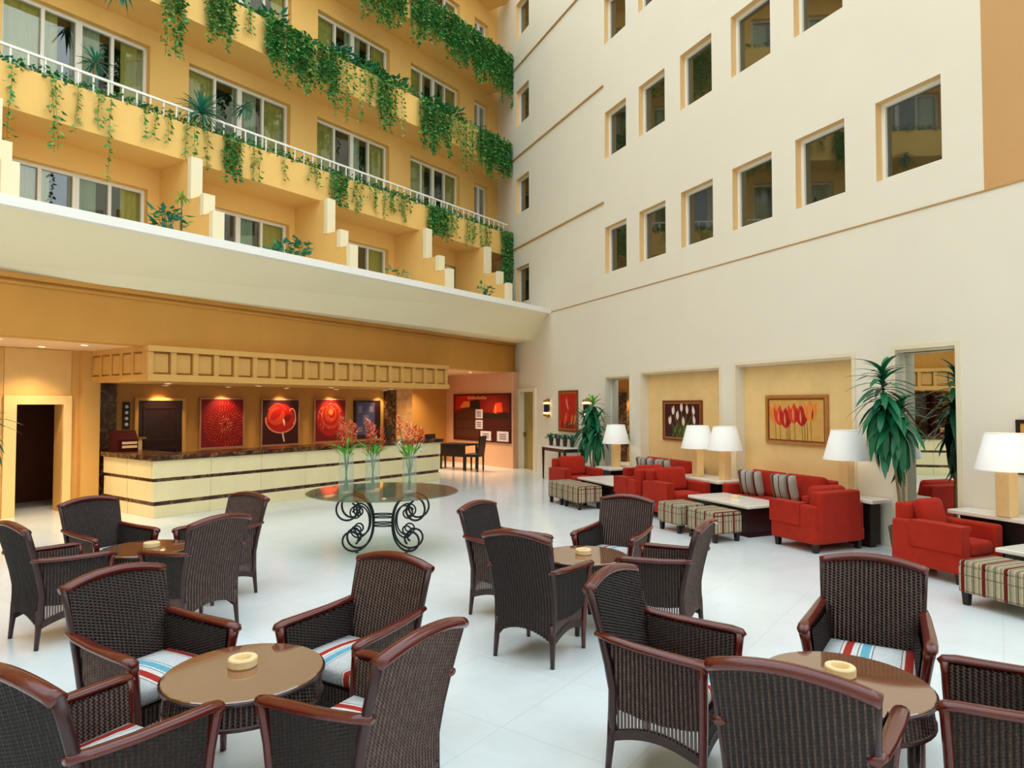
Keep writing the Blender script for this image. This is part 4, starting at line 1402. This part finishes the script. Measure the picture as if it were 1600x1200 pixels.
for z in (0.27, 0.07):
    bq('paint_brown', 'printed_wall', [(0.05, z), (0.48, z), (0.48, z + 0.17), (0.05, z + 0.17)], 0.0430)
bq('paint_black', 'printed_treeline', [(0.55, 0.48), (0.98, 0.48), (0.98, 0.60), (0.9, 0.63), (0.8, 0.58), (0.7, 0.60), (0.55, 0.62)], 0.0430)
for (x, z, w, h) in ((0.42, 0.48, 0.125, 0.19), (0.42, 0.26, 0.125, 0.19), (0.51, 0.03, 0.18, 0.19), (0.79, 0.03, 0.185, 0.20)):
    o = MB().box(x * BW, (x + w) * BW, -0.050, -0.0435, z * BH_, (z + h) * BH_).build('notice', 'paper', t)
    for k in range(3):
        MB().quad(*[(a * BW, -0.0505, b * BH_) for a, b in ((x + w * .2, z + h * (.2 + .22 * k)), (x + w * .8, z + h * (.2 + .22 * k)), (x + w * .8, z + h * (.33 + .22 * k)), (x + w * .2, z + h * (.33 + .22 * k)))]).build(
            'printed_line', 'ink_grey', o)
# the pale title is too blurred in the photo to read: a row of small strokes
for k in range(13):
    x = 0.27 + 0.0265 * k
    hgt = (0.05, 0.065, 0.045)[k % 3]
    bq('paint_salmon', 'title_stroke', [(x, 0.885), (x + 0.018, 0.885), (x + 0.018, 0.885 + hgt), (x, 0.885 + hgt)], 0.0440)

# wall sconces
for (u, lab) in ((0.77, 'brass wall sconce next to the olive door'), (2.93, 'brass wall sconce behind the dracaena leaves')):
    t = thing('wall_sconce', lab, 'sconce', place(u, -0.012, 1.55, 0, FR), 'brass wall sconces')
    MB().box(-0.09, 0.09, -0.01, 0.012, 0.0, 0.50).build('back_plate', 'brass', t)
    for sx in (-1, 1):
        MB().lathe([(0.028, 0.14), (0.034, 0.15), (0.034, 0.35), (0.028, 0.36)], 12, sx * 0.055, -0.06).build('tube', 'black_plastic', t)
        for z in (0.02, 0.40):
            MB().lathe([(0.03, z), (0.05, z + 0.03), (0.05, z + 0.06), (0.03, z + 0.08)], 12, sx * 0.055, -0.06).build('cup', 'brass', t)
    for z in (0.10, 0.37):
        MB().box(-0.10, 0.10, -0.09, -0.01, z, z + 0.03).build('glow_band', 'lamp_glow', t)

# ================================================================== IRON SCROLL TABLE WITH VASES
t = thing('scroll_table', 'round glass-topped table on a black wrought iron scroll base, carrying three vases', 'table', place(-1.67, 8.72))
MB().lathe([(0.0, 0.765), (0.96, 0.765), (0.97, 0.770), (0.97, 0.776), (0.96, 0.780), (0.0, 0.780)], 72, cap=False).build('glass_top', 'table_glass', t)
def scroll(k0, k1, L, r0, sgn, z0, n=44):
    """C-curve in a radial plane that tightens into a curl"""
    th, r_, z = PI / 2, r0, 0.0
    out = [(r_, z0)]
    ds = L / n
    for j in range(1, n + 1):
        th -= (k0 + k1 * j / n) * ds
        r_ += math.cos(th) * ds
        z += math.sin(th) * ds
        out.append((r_, z0 + sgn * z))
    return out
base_angles = [math.radians(a) for a in (14, -18, 166, 198)]
for ai, a in enumerate(base_angles):
    ca, sa = math.cos(a), math.sin(a)
    nrm = (-sa, ca, 0)
    pr = scroll(0.3, 12, 1.1, 0.13, -1, 0.395)[::-1] + scroll(1.5, 8, 1.3, 0.13, 1, 0.395)[1:]
    MB().sweep([(r_ * ca, r_ * sa, z) for r_, z in pr], 0.014, None, 6, nrm).build('scroll_leg', 'iron', t, smooth=True)
    pr2 = scroll(1.2, 22, 0.74, 0.175, -1, 0.395, 34)[::-1] + scroll(1.2, 20, 0.78, 0.175, 1, 0.395, 34)[1:]
    MB().sweep([(r_ * ca, r_ * sa, z) for r_, z in pr2], 0.011, None, 6, nrm).build('inner_scroll', 'iron', t, smooth=True)
    MB().lathe([(0.0, 0.0), (0.02, 0.0), (0.02, 0.012), (0.0, 0.012)], 10, 0.33 * ca, 0.33 * sa, cap=False).build('foot_pad', 'iron', t)
    MB().sweep([(0.40 * ca, 0.40 * sa, 0.735), (0.40 * ca, 0.40 * sa, 0.764)], 0.02, None, 8).build('glass_pad', 'iron', t)
for z in (0.33, 0.44):
    for q in (0.0, 0.04):
        MB().sweep([(0.125 * math.cos(2 * PI * k / 24) * 1.05, 0.06 * math.sin(2 * PI * k / 24), z + q) for k in range(25)], 0.008, None, 6).build('cross_ring', 'iron', t, smooth=True)

rf = random.Random(21)
for k, (x, y, lab) in enumerate(((-2.10, 8.50, 'ribbed glass vase of red ginger flowers, on the reception counter side'), (-1.79, 8.62, 'ribbed glass vase of red ginger flowers in the middle of the glass table'),
                                 (-1.31, 8.58, 'ribbed glass vase of red ginger and white orchids, apart from the other two'))):
    t = thing('flower_vase', lab, 'vase', place(x, y, 0.7805), 'glass vases with red flowers')
    prof = [(0.0, 0.0), (0.078, 0.0)]
    for j in range(14):
        z = 0.02 + j * 0.034
        prof += [(0.094, z), (0.085, z + 0.017)]
    prof += [(0.097, 0.50)]
    MB().lathe(prof, 24, cap=False).build('vase', 'vase_glass', t, smooth=True)
    MB().lathe([(0.0, 0.34), (0.072, 0.34)], 20, cap=False).build('water', 'vase_glass', t)
    ns = 5 if k < 2 else 7
    for j in range(ns):
        a = 2 * PI * j / ns + rf.uniform(-.3, .3)
        sp = rf.uniform(0.05, 0.13) + (0.05 if k == 2 else 0)
        h = rf.uniform(0.60, 0.82)
        p0 = (0.03 * math.cos(a + PI), 0.03 * math.sin(a + PI), 0.03)
        p1 = (sp * 0.4 * math.cos(a), sp * 0.4 * math.sin(a), 0.5)
        p2 = (sp * math.cos(a), sp * math.sin(a), h)
        MB().sweep([p0, p1, p2], 0.006, None, 5).build('flower_stem', 'stem_green', t)
        f = MB()
        white = (k == 2 and j % 3 == 1)
        hh = rf.uniform(.2, .3) if not white else 0.12
        for q in range(44 if not white else 22):
            s = q / (44 if not white else 22)
            r_ = (0.030 * math.sin(PI * (0.15 + 0.8 * s)) + 0.006) * rf.uniform(.6, 1.5)
            b = q * 2.4
            c = Vector((p2[0] + r_ * math.cos(b), p2[1] + r_ * math.sin(b), h - 0.10 + hh * s))
            d1 = Vector((math.cos(b), math.sin(b), 0.9)).normalized() * rf.uniform(.03, .055)
            d2 = Vector((-math.sin(b), math.cos(b), rf.uniform(-.5, .5))) * 0.014
            f.quad(c - d1 * .4, c + d2, c + d1 * .7, c - d2, mi=int(rf.random() < .25))
        f.build('blossom', ['petal_white', 'paint_pink'] if white else ['petal_orange', 'paint_salmon'], t)
    lv = MB()
    for j in range(26):
        a = rf.uniform(0, 2 * PI)
        L = rf.uniform(0.16, 0.30)
        p = Vector((0.04 * math.cos(a), 0.04 * math.sin(a), rf.uniform(0.42, 0.52)))
        dirv = Vector((math.cos(a) * 0.75, math.sin(a) * 0.75, rf.uniform(0.5, 1.1))).normalized()
        sd = Vector((-math.sin(a), math.cos(a), 0)) * 0.018
        mid = p + dirv * L * .55
        tip = p + dirv * L + Vector((math.cos(a), math.sin(a), -0.9)) * 0.05
        lv.quad(p, mid + sd, tip, mid - sd)
    lv.build('leaves', 'leaf_bright', t)

# ================================================================== GREENERY ON THE BALCONIES
rv = random.Random(42)
def leaf_quad(mb, p, d1, w, mi=0):
    """one small pointed leaf, folded along its middle"""
    p, d1 = Vector(p), Vector(d1)
    s = d1.cross(Vector((rv.uniform(-.4, .4), rv.uniform(-.4, .4), 1))).normalized() * w
    n = d1.cross(s).normalized() * (w * 0.35)
    m = p + d1 * 0.45
    i = len(mb.v)
    mb.v += [tuple(p), tuple(m + s + n), tuple(p + d1), tuple(m - s + n)]
    mb.f += [(i, i + 1, i + 2), (i, i + 2, i + 3)]
    mb.uv += [None, None]
    mb.mi += [mi, mi]
IVY = [(0, 3.53, 3.67, 1.48, 0.5), (0, 4.08, 4.27, 1.26, 0.6), (0, 4.46, 4.57, 0.84, 0.35), (0, 4.78, 4.9, 0.67, 0.35), (0, 4.96, 5.12, 1.49, 0.45), (0, 5.52, 5.63, 0.66, 0.3), (0, 5.72, 5.83, 0.56, 0.3), (0, 5.97, 6.08, 0.55, 0.3), (0, 6.29, 6.51, 0.88, 0.6), (0, 6.69, 6.79, 0.78, 0.4), (0, 7.08, 7.44, 0.89, 0.8), (0, 7.72, 7.91, 0.74, 0.4), (0, 8.39, 8.55, 0.63, 0.25), (0, 9.0, 9.38, 0.44, 0.3), (0, 9.64, 10.1, 0.78, 0.8), (0, 10.29, 10.63, 0.79, 0.45), (0, 10.77, 11.08, 0.6, 0.4), (0, 11.29, 12.17, 0.66, 0.5), (0, 12.83, 13.64, 0.84, 0.95), (0, 13.8, 14.07, 0.61, 0.4), (0, 14.4, 14.8, 0.76, 0.5), (0, 15.09, 15.46, 0.82, 0.5), (0, 16.05, 16.51, 2.11, 1.0), (1, 5.87, 6.28, 1.69, 0.7), (1, 6.69, 7.24, 1.19, 0.95), (1, 7.51, 7.72, 0.64, 0.3), (1, 7.91, 8.21, 1.12, 1.0), (1, 8.18, 8.52, 1.27, 1.0), (1, 8.49, 8.87, 1.28, 1.0), (1, 8.81, 9.14, 1.31, 0.9), (1, 9.1, 9.38, 1.35, 0.55), (1, 9.33, 9.82, 1.23, 1.0), (1, 9.77, 10.19, 1.45, 0.4), (1, 10.25, 10.67, 1.36, 0.3), (1, 10.71, 11.04, 0.91, 0.3), (1, 11.04, 11.46, 1.33, 0.7), (1, 11.42, 11.85, 1.36, 0.45), (1, 12.52, 13.13, 1.41, 0.9), (1, 13.18, 13.64, 1.31, 0.7), (1, 13.64, 14.07, 1.0, 0.3), (1, 14.07, 14.6, 1.4, 0.6), (1, 14.68, 15.21, 1.04, 0.6), (1, 15.03, 15.8, 1.29, 1.0), (1, 15.7, 16.51, 1.19, 1.0), (2, 10.48, 11.08, 1.52, 0.8), (2, 11.04, 11.54, 1.47, 0.9), (2, 11.5, 11.99, 1.23, 0.8), (2, 12.17, 12.64, 1.35, 0.9), (2, 12.59, 13.18, 1.18, 0.8), (2, 13.13, 13.77, 1.24, 1.0), (2, 13.69, 14.4, 1.35, 1.0), (2, 14.35, 14.8, 1.31, 0.7), (2, 14.68, 15.33, 1.42, 1.0), (2, 15.27, 15.96, 1.38, 1.0), (2, 15.89, 16.54, 1.55, 1.0)]
LEDGE = ['lowest balcony ledge', 'middle balcony ledge', 'upper balcony ledge']
ZT = [7.18, 9.97, 12.74]
cnt = {}
for (b, u0, u1, ln, den) in IVY:
    base = MB()
    stm = MB()
    n = max(1, int(round((u1 - u0) / (0.034 if den > 0.6 else 0.075) * (0.45 + 0.55 * den))))
    for k in range(n):
        u = u0 + (u1 - u0) * (k + rv.uniform(.2, .8)) / n
        L = ln * (rv.uniform(0.55, 1.08) if n > 2 else rv.uniform(.85, 1.05))
        y = DB - 0.03 - rv.uniform(0, 0.05 + 0.10 * den)
        pts = [(u, DB + 0.06, ZT[b] + 0.03), (u, y, ZT[b] + 0.02)]
        x = u
        ns = max(3, int(L / 0.16))
        for j in range(1, ns + 1):
            x += rv.uniform(-.02, .02)
            pts.append((x, y - rv.uniform(0, .02), ZT[b] - L * j / ns))
        stm.sweep(pts, 0.004, None, 3)
        nl = int(L / (0.026 if den > 0.6 else 0.038))
        for j in range(nl):
            q = (j + rv.random()) / nl
            z = ZT[b] + 0.05 - L * q
            a = rv.uniform(0, 2 * PI)
            d1 = Vector((math.cos(a) * 0.7, -abs(math.sin(a)) * 0.6, rv.uniform(-1.1, -.1))).normalized() * rv.uniform(.07, .125)
            leaf_quad(base, (x + (u - x) * (1 - q) + rv.uniform(-.055, .055), y + rv.uniform(-.03, .02), z), d1, rv.uniform(.026, .046), 0 if rv.random() < (0.72 if den > .6 else .45) else 1)
    key = (b, den > 0.6)
    bay = sum(u0 > e for e in (6.5, 9.45, 12.45, 15.0))
    cnt[(b, bay)] = cnt.get((b, bay), 0) + 1
    lab = '%s of the %s, %s window bay, %s from the left' % ('dense ivy curtain' if den > 0.6 else 'thin ivy strands', LEDGE[b],
                                                          ('leftmost', 'second', 'third', 'fourth', 'corner')[bay], ('first', 'second', 'third', 'fourth', 'fifth', 'sixth', 'seventh', 'eighth', 'ninth', 'tenth')[cnt[(b, bay)] - 1])
    if (b, u0) == (0, 16.05):
        lab = 'long ivy column in the corner below the lowest balcony ledge, reaching the parapet'
    elif b == 0 and u0 < 3.6:
        lab = 'trailing ivy strand of the lowest balcony ledge at the left edge of the picture'
    elif (b, u0) == (1, 5.87):
        lab = 'ivy clump of the middle ledge nearest the left edge of the picture'
    elif (b, u0) == (1, 6.69):
        lab = 'thick ivy tuft of the middle ledge just above the spiky dracaena'
    elif (b, u0) == (1, 15.7):
        lab = 'dense ivy of the middle ledge in the corner against the pale wall'
    elif (b, u0) == (2, 15.89):
        lab = 'dense ivy of the upper ledge in the corner against the pale wall'
    t = thing('hanging_ivy', lab, 'ivy', place((u0 + u1) / 2, DB, ZT[b], 0, FL), 'ivy on the %s' % LEDGE[b])
    off = Vector(((u0 + u1) / 2, DB, ZT[b]))
    for mb_ in (base, stm):
        mb_.v = [tuple(Vector(v) - off) for v in mb_.v]
    base.build('foliage', ['leaf_ivy', 'leaf_ivy_light'], t)
    stm.build('stems', 'stem_green', t)
# low creeping greenery in the troughs: nobody could count it
for b in range(3):
    g = MB()
    for k in range((3200, 2600, 1500)[b]):
        u = rv.uniform(1.5, 16.3)
        if b == 2 and u < 9:
            continue
        a = rv.uniform(0, 2 * PI)
        d1 = Vector((math.cos(a), math.sin(a), rv.uniform(-.2, 1.0))).normalized() * rv.uniform(.06, .12)
        leaf_quad(g, (u, DB + rv.uniform(-0.02, .30), ZT[b] + rv.uniform(-.06, .14)), d1, rv.uniform(.02, .035), 0 if rv.random() < .8 else 1)
    o = g.build('trough_greenery', ['leaf_ivy', 'leaf_blue'], None, FL)
    o['kind'] = 'stuff'
    tag(o, 'low creeping greenery filling the trough of the ' + LEDGE[b], 'greenery')

def blade(mb, p, az, el, L, w, droop, n=4, mi=0):
    """long strap leaf arching from p"""
    p = Vector(p)
    d = Vector((math.cos(az) * math.cos(el), math.sin(az) * math.cos(el), math.sin(el)))
    s = Vector((-math.sin(az), math.cos(az), 0))
    i = len(mb.v)
    for k in range(n + 1):
        q = k / n
        c = p + d * L * q + Vector((0, 0, -droop * L * q * q))
        ww = w * (0.45 + 0.9 * q) * (1 - q) ** 0.55 if q < 1 else 0.0
        up = Vector((0, 0, 1)) * ww * 0.25
        mb.v += [tuple(c + s * ww + up), tuple(c), tuple(c - s * ww + up)]
    for k in range(n):
        a = i + 3 * k
        mb.f += [(a, a + 1, a + 4, a + 3), (a + 1, a + 2, a + 5, a + 4)]
        mb.uv += [None, None]
        mb.mi += [mi, mi]

def spiky(label, frame, hstem, n, L, up=0.4, mat='leaf_blue', lean=0.0):
    t = thing('spiky_plant', label, 'plant', frame, 'spiky balcony plants')
    f = MB()
    for k in range(n):
        blade(f, (lean, 0, hstem + rv.uniform(-.05, .05)), rv.uniform(0, 2 * PI), rv.uniform(up - 1.0, up + 0.9), L * rv.uniform(.75, 1.1), 0.026, rv.uniform(.1, .45), 3, 0)
    f.build('leaves', mat, t)
    MB().sweep([(0, 0, 0), (lean * .6, 0.01, hstem * .5), (lean, 0, hstem)], 0.018, None, 6).build('stem', 'stem_brown', t)
    return t
spiky('big spiky blue-green dracaena leaning over the lowest balcony ledge', FLp(6.66, DB + 0.02, 7.10), 0.42, 95, 0.56)
spiky('spiky plant on a thin stem in front of the leftmost upper window', FLp(4.80, DB + 0.2, 7.06), 0.72, 40, 0.36, lean=0.08)
spiky('spiky plant at the top edge hanging below the middle ledge', FLp(5.18, DB - 0.02, 9.0), 0.25, 34, 0.40, up=-.5)
spiky('small spiky plant beside the second window above the spiky dracaena', FLp(7.65, DB + 0.2, 7.06), 0.95, 26, 0.30, up=-.1)
# broad-leaved plants along the middle ledge
def broad(label, frame, n, R, H, L, mats=('leaf_blue', 'leaf_ivy'), cat='plant', group='broad-leaved balcony plants'):
    t = thing('leafy_plant', label, cat, frame, group)
    f = MB()
    for k in range(n):
        a = rv.uniform(0, 2 * PI)
        r_ = rv.uniform(0, R)
        p = (r_ * math.cos(a), r_ * 0.6 * math.sin(a), rv.uniform(0.02, H))
        d1 = Vector((math.cos(a), math.sin(a) - .3, rv.uniform(-.5, .8))).normalized() * L * rv.uniform(.7, 1.2)
        leaf_quad(f, p, d1, L * .26, 0 if rv.random() < .7 else 1)
    f.build('leaves', list(mats), t)
    st = MB()
    for k in range(5):
        a = 2 * PI * k / 5
        st.sweep([(0, 0, 0), (R * .3 * math.cos(a), R * .2 * math.sin(a), H * .5), (R * .6 * math.cos(a), R * .4 * math.sin(a), H)], 0.006, None, 4)
    st.build('stems', 'stem_green', t)
    return t
for k, (u, lab) in enumerate(((10.1, 'broad-leaved blue-green plant with pale blooms on the middle ledge, below the wide window'), (10.75, 'broad-leaved blue-green plant on the middle ledge, second of the row'),
                              (11.35, 'broad-leaved blue-green plant on the middle ledge, third of the row'), (11.95, 'broad-leaved blue-green plant on the middle ledge before the bare stretch'),
                              (13.3, 'broad-leaved blue-green plant on the middle ledge after the bare stretch'), (14.1, 'broad-leaved blue-green plant on the middle ledge close to the narrow window'),
                              (8.3, 'broad-leaved plant on the middle ledge above the thick ivy curtain'))):
    broad(lab, FLp(u, DB + 0.15, 9.92), 70, 0.34, 0.34, 0.20)
for (u, D, n, H, lab) in ((5.02, 10.18, 60, 0.34, 'low green shrub on the parapet coping, nearest the left terrace'), (7.05, 10.18, 34, 0.22, 'flat blue-green plant on the parapet coping by the second terrace'),
                          (7.45, 10.18, 40, 0.36, 'small twiggy shrub on the parapet coping by the second terrace wall'), (9.85, 10.2, 24, 0.24, 'tiny shrub on the parapet coping below the third terrace'),
                          (12.75, 10.2, 34, 0.30, 'small shrub on the parapet coping near the far corner')):
    broad(lab, FLp(u, D, 4.515), n, 0.24, H, 0.16, ('leaf_blue', 'leaf_ivy'), 'plant', 'small plants on the parapet')
spiky('thin-stemmed rosette plant rising above the parapet shrub', FLp(5.28, 10.3, 4.515), 0.62, 18, 0.17, up=.2, mat='leaf_bright')

# ================================================================== DRACAENAS IN THE HALL
def leaf_mesh(name, L, w, droop, mat):
    mb = MB()
    blade(mb, (0, 0, 0), 0, 0, L, w, droop, 6)
    return mb.mesh(name, mat, True)
LM = [leaf_mesh('leaf', 0.50, 0.085, 0.75, 'leaf_dracaena'), leaf_mesh('leaf', 0.44, 0.080, 0.40, 'leaf_dracaena'), leaf_mesh('leaf', 0.52, 0.088, 0.9, 'leaf_dracaena')]
LB_ = [leaf_mesh('leaf', 0.38, 0.06, 0.25, 'leaf_bright')]
def dracaena(label, frame, heads, scale=1.0, pot=True, wall=9.0):
    t = thing('potted_dracaena', label, 'plant', frame, 'potted dracaenas')
    if pot:
        MB().lathe([(0.0, 0.0), (0.15, 0.0), (0.19, 0.30), (0.20, 0.36), (0.175, 0.36), (0.17, 0.32), (0.0, 0.32)], 24, cap=False).build('pot', 'pot_bronze', t)
        MB().lathe([(0.0, 0.325), (0.17, 0.325)], 20, cap=False).build('soil', 'soil', t)
    for (hx, hy, hz, n, span, bright) in heads:
        MB().sweep([(hx * .15, hy * .15, 0.32 if pot else 0.0), (hx * .5, hy * .5, hz * .5), (hx, hy, hz - span * .3), (hx, hy, hz + 0.1)], [0.018, 0.015, 0.014, 0.008], None, 6).build('stem', 'stem_brown', t)
        for k in range(n):
            q = k / n
            az = k * 2.399 + rv.uniform(-.2, .2)
            el = math.radians(-62 + 122 * q + rv.uniform(-12, 12))
            z = hz - span * (1 - q)
            me = LB_[0] if (bright and q > 0.72) else rv.choice(LM if q < .8 else LM[:2])
            s = scale * rv.uniform(.8, 1.1) * (1 - 0.25 * q)
            if hy + 0.5 * s * math.cos(el) * math.sin(az) > wall:      # leaves bend away from the wall behind
                az = -az
            shared('leaf', me, t, (hx, hy, z), (0, -el, az), (s, s, s))
    return t
dracaena('tall potted dracaena with drooping dark leaves in front of the mirror', FRp(11.36, 0.30), [(-0.12, -0.22, 2.34, 84, 0.78, False), (-0.02, -0.05, 1.92, 64, 0.5, False)], 0.9, True, 0.24)
dracaena('potted dracaena with a bright green crown beside the console table', FRp(3.92, 0.45), [(0.0, 0.0, 1.98, 40, 0.30, True), (-0.12, -0.12, 1.62, 50, 0.55, False), (0.10, 0.06, 1.58, 50, 0.55, False)], 0.95, True, 0.40)
dracaena('spiky palm leaves reaching in at the left edge', place(-6.36, 8.0), [(0.0, 0.0, 1.80, 80, 0.4, False)], 0.78)
